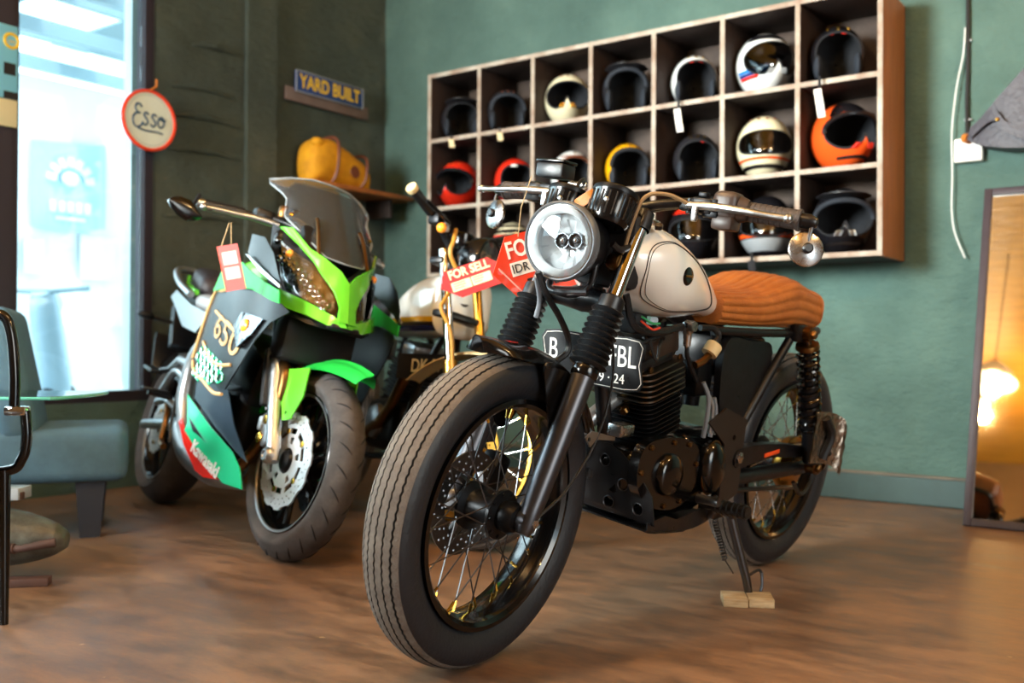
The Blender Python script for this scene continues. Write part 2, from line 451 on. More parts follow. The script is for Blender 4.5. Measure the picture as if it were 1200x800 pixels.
# glazing of the left wall: the pane in view, then the neighbouring panes towards the viewer
def window(n, b0, b1):
    f = MB(); t = .045
    rbox(f, -.09, -.02, b0, b0+t, WIN_Z0, 2.95); rbox(f, -.09, -.02, b1-t, b1, WIN_Z0, 2.95)
    rbox(f, -.09, -.02, b0+t, b1-t, WIN_Z0, WIN_Z0+.05); rbox(f, -.09, -.02, b0+t, b1-t, 2.9, 2.95)
    o = struct('window_%d' % n, f, 'frame_dark')
    g = rbox(MB(), -.062, -.054, b0+t, b1-t, WIN_Z0+.05, 2.9)
    struct('pane', g, 'window_glass', o)
    return o
window(1, WIN_B0-.04, WIN_B1+.03)
for i in range(3):
    window(i+2, 2.46+i*1.06, 3.5+i*1.06)
struct('trim_4', rbox(MB(), -.09, 0.012, WIN_B1+.03, 2.46, WIN_Z0, 2.95), 'frame_dark')
# ------------------------------------------------------------------ motorcycle building blocks (x forward, y left, z up)
def classic_tire(mb, R, w, rb, seg=240, zig=True):
    """ribbed vintage tyre: zigzag grooves cut into the crown, rounded shoulders, plain sidewalls"""
    hs = R-rb; prof = []                                   # (radius, y, material, zigzag)
    def sec(a):                                            # a = 0 at the crown .. 1 at the bead
        t = a*pi*.5*1.25
        rr = R-hs*.5+hs*.5*cos(t*1.28) if a < 1 else rb
        return rr
    N = 44; g = [-.30, -.155, 0, .155, .30]; gw = .015
    ys = sorted(set([-.5+i/N for i in range(N+1)] + [x+d for x in g for d in (-gw*1.05, -gw*.8, gw*.8, gw*1.05)]))
    crown = []
    for y in ys:
        yy = y*2
        r = R - hs*.46*(1-sqrt(max(0, 1-abs(yy)**2.3)))
        zz = 0; m = 0 if abs(y) < .41 else 1
        for x in g:
            if abs(y-x) < gw*.9: r -= .005; zz = 1; m = 2
            elif abs(y-x) < gw*1.2: zz = 1
        crown.append((r, y*w, m, zz))
    side = []
    for i in range(1, 9):
        t = i/8; a = t*pi/2
        side.append((R-hs*.46-(hs*.54)*t, w*.5*(cos(a*.62)), 1, 0))
    prof = [(r, -y, m, z) for r, y, m, z in side[::-1]] + crown + side
    Rg = []
    for k in range(seg):
        th = 2*pi*k/seg; z = (1 if (k//1) % 2 == 0 else -1)*.0013 if zig else 0
        Rg.append([Vector((cos(th)*r, y+z*zz, sin(th)*r)) for r, y, m, zz in prof])
    n = len(prof); base = len(mb.v); mb.v += [tuple(p) for r in Rg for p in r]
    for k in range(seg):
        k2 = (k+1) % seg
        for j in range(n-1):
            mb.f.append([base+k*n+j, base+k2*n+j, base+k2*n+j+1, base+k*n+j+1])
            a, b = prof[j], prof[j+1]
            mb.m.append(2 if a[2] == 2 or b[2] == 2 else max(a[2], b[2]) if a[2] != b[2] else a[2])
    return mb
def rim_mesh(rb, w, inner, seg=72):
    hw = w*.36
    return MB().lathe([(rb+.004, -hw), (rb+.006, -hw-.006), (rb-.004, -hw-.007), (rb-.012, -hw), (rb-.014, -hw*.6), (inner+.002, -hw*.35), (inner, 0), (inner+.002, hw*.35), (rb-.014, hw*.6), (rb-.012, hw), (rb-.004, hw+.007), (rb+.006, hw+.006), (rb+.004, hw), (inner+.012, 0)], seg=seg, loop=True)
def spoked_wheel(name, root, M, R, w, rb, rim_mat, spoke_mat, nspoke=36, hub_r=.05, hub_w=.075, disc=None, label=None, tire_seg=240):
    inner = rb-.022
    rim = rim_mesh(rb, w, inner).build(name, rim_mat, root, M)
    classic_tire(MB(), R, w, rb, tire_seg).build('tire', ['tire_tread', 'tire_side', 'tire_groove'], rim, angle=50)
    hub = MB().lathe([(.012, -hub_w*.75), (.03, -hub_w*.72), (.032, -hub_w*.55), (hub_r, -hub_w*.5), (hub_r, -hub_w*.42), (hub_r*.72, -hub_w*.34), (hub_r*.62, 0), (hub_r*.72, hub_w*.34), (hub_r, hub_w*.42), (hub_r, hub_w*.5), (.032, hub_w*.55), (.034, hub_w*.8), (.026, hub_w*.95), (.012, hub_w)], seg=36)
    for s in (-1, 1):
        for k in range(9):
            a = 2*pi*k/9; hub.lathe([(.004, 0), (.004, .004), (.0, .0045)], (cos(a)*hub_r*.86, s*hub_w*.5, sin(a)*hub_r*.86), (0, s, 0), 8)
    hub.build('hub', 'black_metal', rim)
    proto = None
    for k in range(nspoke):
        a = 2*pi*(k+.5)/nspoke; side = 1 if k % 2 else -1; lean = .42 if (k//2) % 2 else -.42
        p1 = Vector((cos(a)*inner, side*w*.06, sin(a)*inner)); p0 = Vector((cos(a+lean*1.6)*hub_r*.9, side*hub_w*.46, sin(a+lean*1.6)*hub_r*.9))
        d = (p0-p1); ln = d.length; d.normalize()
        # each spoke: thin rod with a brass nipple at the rim
        if proto is None:
            m = MB(); m.tube([(0, 0, .016), (0, 0, 1.0*ln)], .0016, 6); m.mat(1).tube([(0, 0, -.003), (0, 0, .02)], .0034, 6)
            proto = m.build('spoke', [spoke_mat, 'brass'], rim); pl = ln; o = proto
        else: o = copy_part(proto, rim)
        x, y, z = frame_from(d)
        Mx = Matrix.Identity(4)
        for i in range(3): Mx[i][0] = x[i]; Mx[i][1] = y[i]; Mx[i][2] = z[i]*ln/pl; Mx[i][3] = p1[i]
        o.matrix_local = Mx
    if disc:
        y, r, m = disc; d = MB(); out = circle2(0, 0, r, 64); holes = [circle2(0, 0, r*.62, 40)]
        for q, (rr, n) in enumerate(((.70, 20), (.80, 20), (.91, 20))):
            for k in range(n):
                a = 2*pi*(k+q*.33)/n; holes.append(circle2(cos(a)*r*rr, sin(a)*r*rr, r*.032, 6))
        d.plate(out, holes, .0045, lambda u, v, t: Vector((u, y+t, v)))
        for k in range(6):
            a = 2*pi*k/6; d.tube([(cos(a)*r*.66, y+.002, sin(a)*r*.66), (cos(a+.25)*hub_r*.9, y*.85, sin(a+.25)*hub_r*.9)], [.008, .010], 6)
        d.build('brake_disc', m, rim)
    return rim
def bellows(p0, p1, r0, r1, n=10, seg=24):
    p0 = Vector(p0); p1 = Vector(p1); d = (p1-p0); L = d.length; prof = []
    for i in range(n):
        t0 = i/n; ro = r0+(r1-r0)*t0
        for q, rr in ((0, .68), (.15, .74), (.40, .97), (.5, 1.0), (.60, .97), (.85, .74)):
            prof.append((ro*rr, L*(t0+q/n)))
    return prof, d
def spring(mb, p0, p1, r, wire, turns, n=14):
    p0 = Vector(p0); p1 = Vector(p1); x, y, d = frame_from(p1-p0); L = (p1-p0).length
    pts = [p0 + d*(L*i/(turns*n)) + (x*cos(2*pi*i/n) + y*sin(2*pi*i/n))*r for i in range(int(turns*n)+1)]
    return mb.tube(pts, wire, 6)
def cable(name, pts, r, m, root, M=None, n=8):
    return MB().tube(smooth_path(pts, n), r, 8).build(name, m, root, M)
def bolt(mb, c, axis, r=.007, h=.006):
    return mb.lathe([(r, 0), (r, h*.8), (r*.7, h), (0.0005, h)], c, axis, 6)

def bolt_part(c, axis, r, h, m, parent, M=None):
    return bolt(MB(), c, axis, r, h).build('bolt', m, parent, M)
# ------------------------------------------------------------------ white and tan custom motorcycle
BM = bike_matrix(.722, .160, Vector((.8015, 3.0561, .326)) - (Vector((0, 0, 1))*cos(.160) + Vector((cos(.722), -sin(.722), 0))*sin(.160))*.329)
bike = thing('motorcycle', 'black custom motorcycle with cream tank, tan seat and fat ribbed tyres', 'motorcycle', BM, 'motorcycles in the showroom')
SW = bike_matrix(.625, .165, Vector((-.052, 2.0708, .3243)))
ST = BM.inverted() @ SW                     # steered assembly: origin at the front axle
RAKE = Vector((-.279, 0, .621)).normalized()
fw = spoked_wheel('front_wheel', bike, ST, .329, .112, .237, 'black_gloss', 'steel_dark', 36, .052, .085, (-.058, .112, 'steel_dark'))
# raised sidewall lettering
for txt, a0, r, sz in (('Classic', -1.85, .276, .030), ('Classic', 1.3, .276, .030)):
    m = MB()
    def side(u, v, t, a0=a0, r=r):
        a = a0 - u/r; rr = r+v
        k = (.329-rr)/.092
        return Vector((cos(a)*rr, .0535 - .010*max(0, (k-.5))*2 + t, sin(a)*rr))
    add_text(m, txt, sz, side, .0, .25 if txt == 'Classic' else 0, .0015)
    m.build('lettering', 'steel_dark', fw)
# fork
for s in (1, -1):
    ax = Vector((-.008, s*.10, 0)); top = ax + RAKE*.335
    m = MB()
    m.tube([ax - RAKE*.028, ax - RAKE*.012, ax + RAKE*.03, ax + RAKE*.06, ax + RAKE*.18, top], [.014, .021, .022, .0235, .0255, .0265], 24)
    m.lathe([(.001, 0), (.02, 0), (.024, .006), (.024, .024)], ax + Vector((0, -s*.02, 0)), (0, s, 0), 20)
    m.box(ax + RAKE*.15 + Vector((-.028, -s*.012, .0)), (.03, .016, .04), None, .004)
    leg = m.build('fork_leg', 'fork_grey', bike, ST)
    b = MB(); b.lathe([(.027, 0), (.0295, .004), (.0295, .026), (.0265, .030), (.02, .031)], top - RAKE*.012, RAKE, 24); b.build('seal_ring', 'black_gloss', leg)
    x = MB(); x.lathe([(.013, 0), (.013, .010), (.0095, .012), (.0095, .018), (.001, .019)], ax + Vector((0, s*.004, 0)), (0, s, 0), 6); x.build('axle_nut', 'brushed', leg)
    prof, d = bellows(top + RAKE*.012, ax + RAKE*.484, .042, .037, 10)
    MB().lathe(prof, top + RAKE*.012, d, 28).build('fork_gaiter', 'rubber', bike, ST)
    MB().cyl(ax + RAKE*.46, ax + RAKE*.715, .0175, 24).build('fork_tube', 'chrome', bike, ST)
    c = MB(); c.lathe([(.0185, 0), (.027, .002), (.028, .006), (.028, .032), (.024, .036), (.0185, .036)], ax + RAKE*.477, RAKE, 24); c.build('fork_collar', 'black_satin', bike, ST)
m = MB(); zc = Vector((-.008, 0, 0)) + RAKE*.497
m.tube([zc + Vector((-.02, -.10, 0)), zc + Vector((-.045, -.05, .0)), zc + Vector((-.05, 0, 0)), zc + Vector((-.045, .05, .0)), zc + Vector((-.02, .10, 0))], [.018, .022, .03, .022, .018], 12)
m.cyl(zc + Vector((-.052, 0, -.02)), zc + Vector((-.052, 0, -.02)) + RAKE*.20, .026, 18)
m.build('lower_yoke', 'black_satin', bike, ST)
m = MB(); zt = Vector((-.008, 0, 0)) + RAKE*.700
m.tube([zt + Vector((0, -.10, 0)), zt + Vector((-.03, -.05, .006)), zt + Vector((-.04, 0, .006)), zt + Vector((-.03, .05, .006)), zt + Vector((0, .10, 0))], [.022, .02, .026, .02, .022], 12)
for s in (1, -1):
    m.lathe([(.001, .03), (.014, .03), (.02, .024), (.022, .0), (.022, -.018)], zt + Vector((0, s*.10, 0)), RAKE, 18)
    m.cyl(zt + Vector((-.04, s*.05, 0)), zt + Vector((-.055, s*.05, .04)), .014, 12)
    bolt(m, zt + Vector((-.022, s*.122, -.004)), (-.3, s, 0), .009, .016)
m.build('upper_yoke', 'black_satin', bike, ST)
# front mudguard, short and kicked up at the nose
def fender_ring(a, rr, hw, th, flare=0.0):
    pts = []
    for i in range(15):
        t = -1+2*i/14
        r = rr - .030*abs(t)**2.6 - th; pts.append(Vector((cos(a)*r, hw*t*(1+flare*abs(t)), sin(a)*r)))
    for i in range(14, -1, -1):
        t = -1+2*i/14
        r = rr - .030*abs(t)**2.6; pts.append(Vector((cos(a)*r, (hw+th)*t*(1+flare*abs(t)), sin(a)*r)))
    return pts
m = MB(); R = []
for i in range(26):
    t = i/25; a = radians(73 + t*82)
    rr = .352 + max(0, .20-t)**1.4*.30; hw = .066*sqrt(max(.06, 1-(1-min(1, t/.16))**2))
    R.append(fender_ring(a, rr, hw, .003))
m.rings(R); fen = m.build('front_fender', 'black_gloss', bike, ST, angle=60)
for s in (1, -1):
    m = MB(); m.plate(smooth2([(-.03, .315), (-.085, .318), (-.15, .285), (-.19, .24), (-.165, .185), (-.125, .155), (-.09, .165), (-.058, .24)], 5), [circle2(-.135, .195, .007, 10)], .004, lambda u, v, t: Vector((u, s*(.071+t), v)))
    m.box((-.115, s*.082, .185), (.05, .02, .035), None, .006)
    m.build('fender_stay', 'black_gloss', fen)
m = MB(); bolt(m, (-.03, .077, .318), (0, 1, 0), .006, .005); m.build('bolt', 'steel_dark', fen)
m = MB(); R = []
for i in range(9):
    a = radians(80+i*2.2); q_ = .3535+max(0, .20-(80+i*2.2-73)/82)**1.4*.30; R.append([Vector((cos(a)*q_, -.016+.032*j/6*sin(pi*(i+.6)/9.2), sin(a)*q_)) for j in range(7)])
m.rings(R, False, False); m.build('badge', 'red_gloss', fen)
# headlight
hd = Vector((1, .10, -.06)).normalized(); hc = Vector((-.132, 0, .572))
m = MB(); m.lathe([(.010, -.135), (.045, -.128), (.070, -.10), (.080, -.06), (.0835, -.02)], hc, hd, 48); shell = m.build('headlight', 'black_satin', bike, ST)
m = MB(); m.lathe([(.0825, -.022), (.0850, -.020), (.0868, -.008), (.0858, .003), (.0825, .007), (.0800, .006), (.0795, .000)], hc, hd, 56); m.build('bezel', mat('bezel_grey', '#5d6166', .42, metal=.3), shell)
m = MB(); m.lathe([(.0800, .004), (.068, .010), (.048, .015), (.026, .0180), (.001, .0190)], hc, hd, 48); m.build('lens', 'lens_glass', shell)
m = MB(); R = []
x, y, z = frame_from(hd)
for i, (r, h) in enumerate([(.0800, .001), (.071, -.010), (.060, -.024), (.047, -.036), (.032, -.046), (.018, -.052), (.012, -.054)]):
    R.append([hc + hd*(h + (.0075*(random.Random(i*97+j//5).random()-.5) if 0 < i < 6 else 0)) + (x*cos(2*pi*j/72) + y*sin(2*pi*j/72))*r for j in range(72)])
m.rings(R, False); m.lathe([(.013, -.054), (.0005, -.055)], hc, hd, 24); m.build('reflector', mat('lamp_reflector', '#e2e9ed', .24, metal=.45), shell, angle=15)
m = MB(); m.lathe([(.0795, .002), (.076, .004), (.066, -.001), (.060, -.010), (.0605, -.013), (.079, -.003)], hc, hd, 56); m.build('white_ring', mat('ring_white', '#f3f7f9', .35), shell)  # added white ring: the brightness around the lens put into its colour
m = MB()
for (u, v) in ((-.012, .0), (.020, .004)):
    m.lathe([(.0155, .0), (.0175, .006), (.0175, .020), (.0150, .020), (.013, .010), (.009, .008), (.0085, .014), (.003, .016), (.0005, .016)], hc + x*u + y*v - hd*.050, hd, 24)
m.build('bulb_holder', mat('bulb_ring', '#6e767d', .25, metal=.8), shell)
for (u, v) in ((-.012, .0), (.020, .004)): MB().ball(hc + x*u + y*v - hd*.034, .0068, 12, 8).build('bulb', 'chrome', shell)
for s in (1, -1): MB().tube(smooth_path([hc + V(-.07, s*.087, .01), hc + V(-.09, s*.095, 0), hc + V(-.13, s*.10, .01)], 5), .008, 8).build('headlight_bracket', 'black_satin', shell)
# loop of black tube below the lamp
MB().tube(smooth_path([(-.215, .052, .60), (-.20, .056, .54), (-.195, .05, .485), (-.185, .02, .462), (-.18, -.02, .462), (-.19, -.05, .47), (-.21, -.06, .50)], 8), .0075, 10).build('lamp_loop', 'black_satin', bike, ST)
# instruments: two ribbed black pods with a leather strap between them
gd = Vector((-.34, 0, 1)).normalized()
for (yy, rr, h) in ((.062, .050, .078), (-.056, .046, .07)):
    m = MB(); o = V(-.205, yy, .618)
    m.lathe([(.001, 0), (rr*.86, 0), (rr*.93, .006), (rr, .03), (rr, h-.012), (rr*1.03, h-.010), (rr*1.03, h), (rr*.94, h+.004), (rr*.90, h-.004), (.001, h-.004)], o, gd, 40)
    pod = m.build('instrument_pod', 'black_gloss', bike, ST)
    m = MB(); m.lathe([(rr*1.035, h-.009), (rr*1.05, h-.005), (rr*1.035, h+.001)], o, gd, 40); m.build('bezel', 'black_metal', pod)
    xx, y2, zz = frame_from(gd)
    for k in range(20):
        a = 2*pi*k/20; MB().tube([o + gd*.012 + (xx*cos(a)+y2*sin(a))*rr*.965, o + gd*(h-.014) + (xx*cos(a)+y2*sin(a))*(rr*1.005)], .0026, 5).build('rib', 'black_satin', pod)
    bolt_part(o + gd*(h-.02) + V(rr*.96, .012, 0), (1, .2, 0), .006, .006, 'brushed', pod)
    m = MB(); m.lathe([(.005, 0), (.005, .012), (.003, .016), (.0005, .016)], o + gd*(h), gd, 10); m.build('reset_knob', 'brushed', pod)
m = MB(); R = []
for p in smooth_path([(-.196, -.018, .650), (-.190, .004, .664), (-.196, .024, .680), (-.215, .036, .694), (-.235, .045, .698)], 5):
    R.append([p + V(.0, -.006, .011), p + V(.003, -.006, .011), p + V(.003, .006, -.011), p + V(0, .006, -.011)])
m.rings(R); m.build('leather_strap', 'leather_tan', bike, ST)
# handlebar
bar = smooth_path([(-.411, -.365, .688), (-.40, -.29, .693), (-.375, -.20, .700), (-.335, -.12, .685), (-.315, -.06, .668), (-.312, 0, .665), (-.315, .06, .668), (-.335, .12, .685), (-.375, .20, .700), (-.40, .29, .693), (-.418, .40, .686)], 8)
hb = MB().tube(bar, .0112, 14).build('handlebar', 'black_satin', bike, ST)
for s in (1, -1):
    g0 = V(-.402, s*.285, .6925); g1 = V(-.419, .408, .6855) if s > 0 else V(-.412, -.372, .688); gx = (g1-g0)
    m = MB(); L = gx.length
    prof = [(.0125, 0), (.0225, .002), (.0240, .006), (.0218, .011)]
    nk = int((L-.03)/.0118)
    for k in range(nk): prof += [(.0218, .013+k*.0118), (.0208, .0142+k*.0118), (.0208, .0165+k*.0118), (.0218, .0177+k*.0118)]
    prof += [(.0218, L-.008), (.0238, L-.006), (.0238, L), (.012, L+.001)]
    m.lathe(prof, g0, gx, 24); grip = m.build('handle_grip', mat('grip_rubber%d' % s, '#3a3331', .6, bump=.2, bscale=220), bike, ST)
    m = MB(); m.lathe([(.0165, 0), (.0165, .018), (.013, .03), (.010, .034), (.001, .034)], g1, gx, 20); m.build('bar_end', 'black_satin', grip)
    # bar end mirror hanging below the bar
    p = g1 + gx.normalized()*.026; q = p + (V(.02, .012, -.062) if s < 0 else V(.015, 0, -.058))
    m = MB(); m.tube(smooth_path([p, p + V(.008, 0, -.025), q], 5), .0052, 10); m.ball(p, .011); st = m.build('mirror_stem', 'steel_dark', bike, ST)
    md = V(.78, .58, .2).normalized() if s > 0 else V(.93, -.32, .1).normalized()
    m = MB(); m.lathe([(.0005, .014), (.008, .013), (.010, .007), (.013, .006), (.034, .003), (.0375, .0), (.0375, -.006), (.034, -.008), (.001, -.008)], q, md, 40); mi = m.build('mirror', 'brushed', st)
    m = MB(); m.lathe([(.0105, .004), (.0115, .008), (.0115, .014), (.008, .017), (.0005, .017)], q, md, 16); m.build('mirror_boss', 'black_satin', mi)
# levers
for s in (1, -1):
    m = MB(); pts = smooth_path([V(-.352, s*.175, .690), V(-.345, s*.23, .691), V(-.340, s*.30, .688), V(-.345, s*.36, .684), V(-.352, s*.405, .682)], 6)
    m.tube(pts, [.009, .0095, .0085, .0068, .0075], 12); m.ball(pts[-1], .0105)
    m.build('brake_lever' if s < 0 else 'clutch_lever', 'aluminium', bike, ST)
    m = MB(); m.box((-.372, s*.205, .692), (.04, .05, .036), None, .006); m.box((-.36, s*.17, .688), (.03, .03, .022), None, .004)
    m.cyl((-.355, s*.178, .705), (-.355, s*.178, .672), .008, 10)
    pe = m.build('lever_perch', 'black_satin', bike, ST)
    m = MB(); m.box((-.34, s*.20, .672), (.012, .014, .034), None, .003); m.build('adjuster', 'brushed', pe)
# switch housing, left side, with the brown barrel nearest the grip
m = MB(); m.box((-.392, .252, .697), (.066, .058, .066), None, .016, 3); m.box((-.385, .255, .660), (.056, .05, .03), None, .008); m.lathe([(.030, 0), (.026, .012), (.023, .02)], (-.396, .278, .694), (-.13, 1, -.05), 20)
sw = m.build('switch_housing', mat('switch_brown', '#3b2f2a', .42), bike, ST)
for c_, z_ in (((-.362, .225, .703), (.012, .03, .012)), ((-.362, .226, .678), (.012, .036, .02)), ((-.358, .208, .716), (.02, .02, .01))): MB().box(c_, z_, None, .002).build('switch_button', 'black_metal', sw)
m = MB(); m.lathe([(.008, .0), (.008, .002), (.0, .002)], (-.364, .255, .704), (1, 0, 0), 14); m.build('screw_recess', 'ink', sw)
m = MB(); m.box((-.392, -.262, .690), (.046, .05, .05), None, .012); m.build('throttle_housing', 'black_satin', bike, ST)
# square brake reservoir on the right
m = MB(); m.box((-.365, -.196, .742), (.060, .078, .036), None, .006); rs = m.build('brake_reservoir', 'black_satin', bike, ST)
m = MB(); m.box((-.365, -.196, .764), (.062, .082, .008), None, .003); m.build('reservoir_lid', 'black_gloss', rs)
m = MB(); m.cyl((-.365, -.15, .715), (-.362, -.12, .713), .009, 10); m.ball((-.36, -.108, .713), .011, 12, 8); m.build('banjo_bolt', 'brushed', rs)
cable('brake_hose', [(-.36, -.108, .713), (-.33, -.09, .725), (-.29, -.08, .70), (-.26, -.07, .62), (-.23, -.06, .52)], .0045, 'rubber', bike, ST)
cable('brake_line', [(-.36, -.13, .712), (-.325, -.15, .70), (-.30, -.14, .66)], .004, 'string', bike, ST)
cable('clutch_cable', [(-.35, .178, .692), (-.31, .145, .705), (-.27, .115, .695), (-.25, .105, .65), (-.25, .09, .55), (-.30, .07, .42)], .0045, mat('cable_tan', '#8a6f4d', .5), bike, ST)
cable('throttle_cable', [(-.39, -.24, .68), (-.36, -.18, .665), (-.30, -.10, .64), (-.25, -.06, .58)], .004, 'rubber', bike, ST)
cable('wiring_loom', [(-.385, .20, .695), (-.355, .14, .686), (-.32, .08, .66), (-.27, .06, .60), (-.25, .05, .54)], .009, 'rubber', bike, ST)
cable('speedometer_cable', [(-.015, .118, .012), (-.06, .125, .04), (-.09, .13, .062), (-.158, .13, .128), (-.194, .13, .19), (-.214, .13, .263), (-.209, .128, .338), (-.19, .12, .402), (-.20, .09, .47)], .0032, 'rubber', bike, ST)
cable('brake_hose', [(-.11, -.03, .50), (-.14, -.02, .454), (-.202, -.02, .408), (-.25, -.02, .361), (-.255, -.02, .328), (-.23, -.03, .305)], .0075, 'rubber', bike, ST)
cable('brake_hose', [(-.12, -.04, .49), (-.16, -.05, .44), (-.17, -.06, .40)], .006, mat('hose_grey', '#70747a', .4), bike, ST)
for yy, zz, mm in ((.055, .60, 'green_wire'), (.045, .60, 'cable_tan'), (.035, .605, 'steel_dark')):
    cable('wire', [(-.20, yy, zz+.02), (-.195, yy+.004, zz-.03), (-.21, yy-.006, zz-.075)], .0016, mm, bike, ST, 5)
m = MB(); m.lathe([(.001, .018), (.018, .018), (.022, .012), (.022, -.012), (.018, -.018)], (-.255, .075, .543), (.35, 1, .1), 20); m.build('ignition_horn', 'bronze', bike, ST)
m = MB(); bolt(m, (-.225, .055, .577), (1, .3, 0), .009, .02); m.build('brass_fitting', 'brass', bike, ST)
m = MB(); m.box((-.285, .035, .57), (.06, .15, .17), None, .02); m.build('wiring_box', 'black_matte', bike, ST)
m = MB(); bolt(m, (-.20, .075, .445), (.4, 1, 0), .010, .02); m.tube(smooth_path([(-.2, -.07, .47), (-.18, -.02, .462), (-.19, .05, .47)], 6), .008, 8); m.build('yoke_bolt', 'steel_dark', bike, ST)
m = MB(); m.plate([(-.16, .150), (-.135, .172), (-.16, .185), (-.26, .165), (-.262, .157), (-.18, .165)], [circle2(-.150, .168, .006, 8)], .004, lambda u, v, t: Vector((u, .128+t, v))); m.build('cable_bracket', 'aluminium', bike, ST)
# front brake caliper on the right leg
m = MB(); m.box((-.105, -.074, .055), (.05, .052, .085), Matrix.Rotation(-.5, 3, 'Y'), .012); m.build('brake_caliper', 'black_metal', bike, ST)

# ---- tank
TX1 = 1.012
def tank_section(x):
    """half width, crown height and bottom height of the tank at x"""
    t = (x-.565)/(TX1-.565)
    top = .822 + .148*sin(min(1, t*1.18)*pi/2)**1.25 - max(0, t-.86)*.35
    bot = .752 + max(0, t-.72)**1.5*.62 + .004*sin(t*9)
    w = .060 + .092*sin(min(1, t*1.22)*pi/2) - max(0, t-.80)*.24
    return w, top, bot
def tank_ring(x, n=40, grow=0.0):
    w, top, bot = tank_section(x); cz = (top+bot)/2; hz = (top-bot)/2; pts = []
    for j in range(n):
        a = 2*pi*j/n; c = cos(a); s = sin(a)
        e = 2/2.7
        y = (abs(c)**e)*(1 if c > 0 else -1)*(w+grow); z = (abs(s)**e)*(1 if s > 0 else -1)*(hz+grow)
        if s < 0: y *= 1-.05*abs(s)
        y *= 1-.22*max(0, s)**2
        pts.append(Vector((x, y, cz+z)))
    return pts
R = [];
def squeeze(r, k, dx):
    c = sum(r, Vector())/len(r); return [c + (p-c)*k + V(dx, 0, 0) for p in r]
R.append(squeeze(tank_ring(.567), .55, -.016)); R.append(squeeze(tank_ring(.567), .86, -.010))
for i in range(33): R.append(tank_ring(.567+(TX1-.571)*i/32))
R.append(squeeze(tank_ring(TX1-.004), .88, .012)); R.append(squeeze(tank_ring(TX1-.004), .6, .020))
tank = MB().rings(R).build('fuel_tank', 'tank_white', bike, angle=80)
def tank_side(x, z, off):
    w, top, bot = tank_section(x); cz = (top+bot)/2; hz = (top-bot)/2
    s = max(-.999, min(.999, (z-cz)/hz)); e = 2.7
    y = w*(1-abs(s)**e)**(1/e)
    sa = abs(s)**(e/2)
    y *= (1-.22*max(0, sa if s > 0 else 0)**2) if s > 0 else (1-.05*sa)
    return Vector((x, y+off, z))
loopo = smooth_path([(.985, .845, 0), (.990, .895, 0), (.955, .925, 0), (.90, .924, 0), (.815, .893, 0), (.734, .846, 0), (.672, .803, 0), (.665, .785, 0), (.70, .777, 0), (.79, .772, 0), (.885, .772, 0), (.945, .795, 0)], 10, True)
cc = V(.84, .845, 0)
for k in (1.0, .965):
    MB().tube([tank_side(*((cc+(p-cc)*k).xy), .0004) for p in loopo], .0013 if k == 1 else .0008, 5, loop=True).build('pinstripe', 'ink', tank)
m = MB(); R = []
for r in (0.0005, .010, .016, .0185): R.append([tank_side(.873+r*1.35*cos(2*pi*j/28), .857+r*1.15*sin(2*pi*j/28), .0022 if r < .018 else .0) for j in range(28)])
m.rings(R, False); em = m.build('emblem', 'black_gloss', tank)
MB().tube([tank_side(.873+u, .857+.0012*(k % 2), .0026) for k, u in enumerate([-.016+.004*q for q in range(9)])], .0026, 6).build('emblem_bar', 'gold_metal', em)
m = MB(); m.lathe([(.034, -.006), (.036, .0), (.036, .007), (.032, .010), (.001, .011)], (.855, .0, .9665), (-.06, .0, 1), 28); m.build('fuel_cap', 'brushed', tank)
# ---- seat: ribbed tan leather
def seat_sec(x):
    t = (x-.07)/(.60-.07)
    top = .826 + .055*exp(-((t-.36)/.24)**2) + .012*exp(-((t-.05)/.12)**2) - .020*max(0, .07-t)/.07
    bot = .742
    w = .088 + .045*sin(min(1, (1-t)*1.5)*pi/2) - .03*max(0, .1-t)/.1
    return w, top, bot
R = []; NS = 80
def resample(pts, n):
    P = pts+[pts[0]]; L = [0.0]
    for a, b in zip(P, P[1:]): L.append(L[-1]+(b-a).length)
    out = []; k = 0
    for i in range(n):
        t = L[-1]*i/n
        while L[k+1] < t: k += 1
        out.append((P[k]+(P[k+1]-P[k])*((t-L[k])/max(1e-9, L[k+1]-L[k])), t))
    return out, L[-1]
for i in range(NS+1):
    t = i/NS; x = .60-.53*t
    w, top, bot = seat_sec(x); pts = []
    ck = 1-max(0, (t-.955)/.045)**2*.45
    for j in range(360):
        a = -pi/2+2*pi*j/360; c, s = cos(a), sin(a); e = 2/3.4
        y = abs(c)**e*(1 if c > 0 else -1)*w; z = abs(s)**e*(1 if s > 0 else -1)
        pts.append(Vector((x, y*ck, (top+bot)/2+(top-bot)/2*z*ck)))
    rs_, LL = resample(pts, 168); cen = Vector((x, 0, (top+bot)/2)); row = []
    for p, q in rs_:
        d = (p-cen); d.x = 0
        ph = abs(q/LL-.5)*2                                     # 0 on the crown, 1 under the seat
        rib = (.0075*abs(sin(pi*q/LL*26))**.5 if x > .125 else .0065)*(1 if ph < .78 else 0)
        row.append(p+d.normalized()*rib)
    R.append(row)
seat = MB().rings(R).build('seat', 'seat_leather', bike, angle=70)
kk = min(range(len(R)), key=lambda i: abs(R[i][0].x-.125))
MB().tube([p for p in R[kk]], .0032, 6, loop=True).build('seam', 'seat_leather', seat)
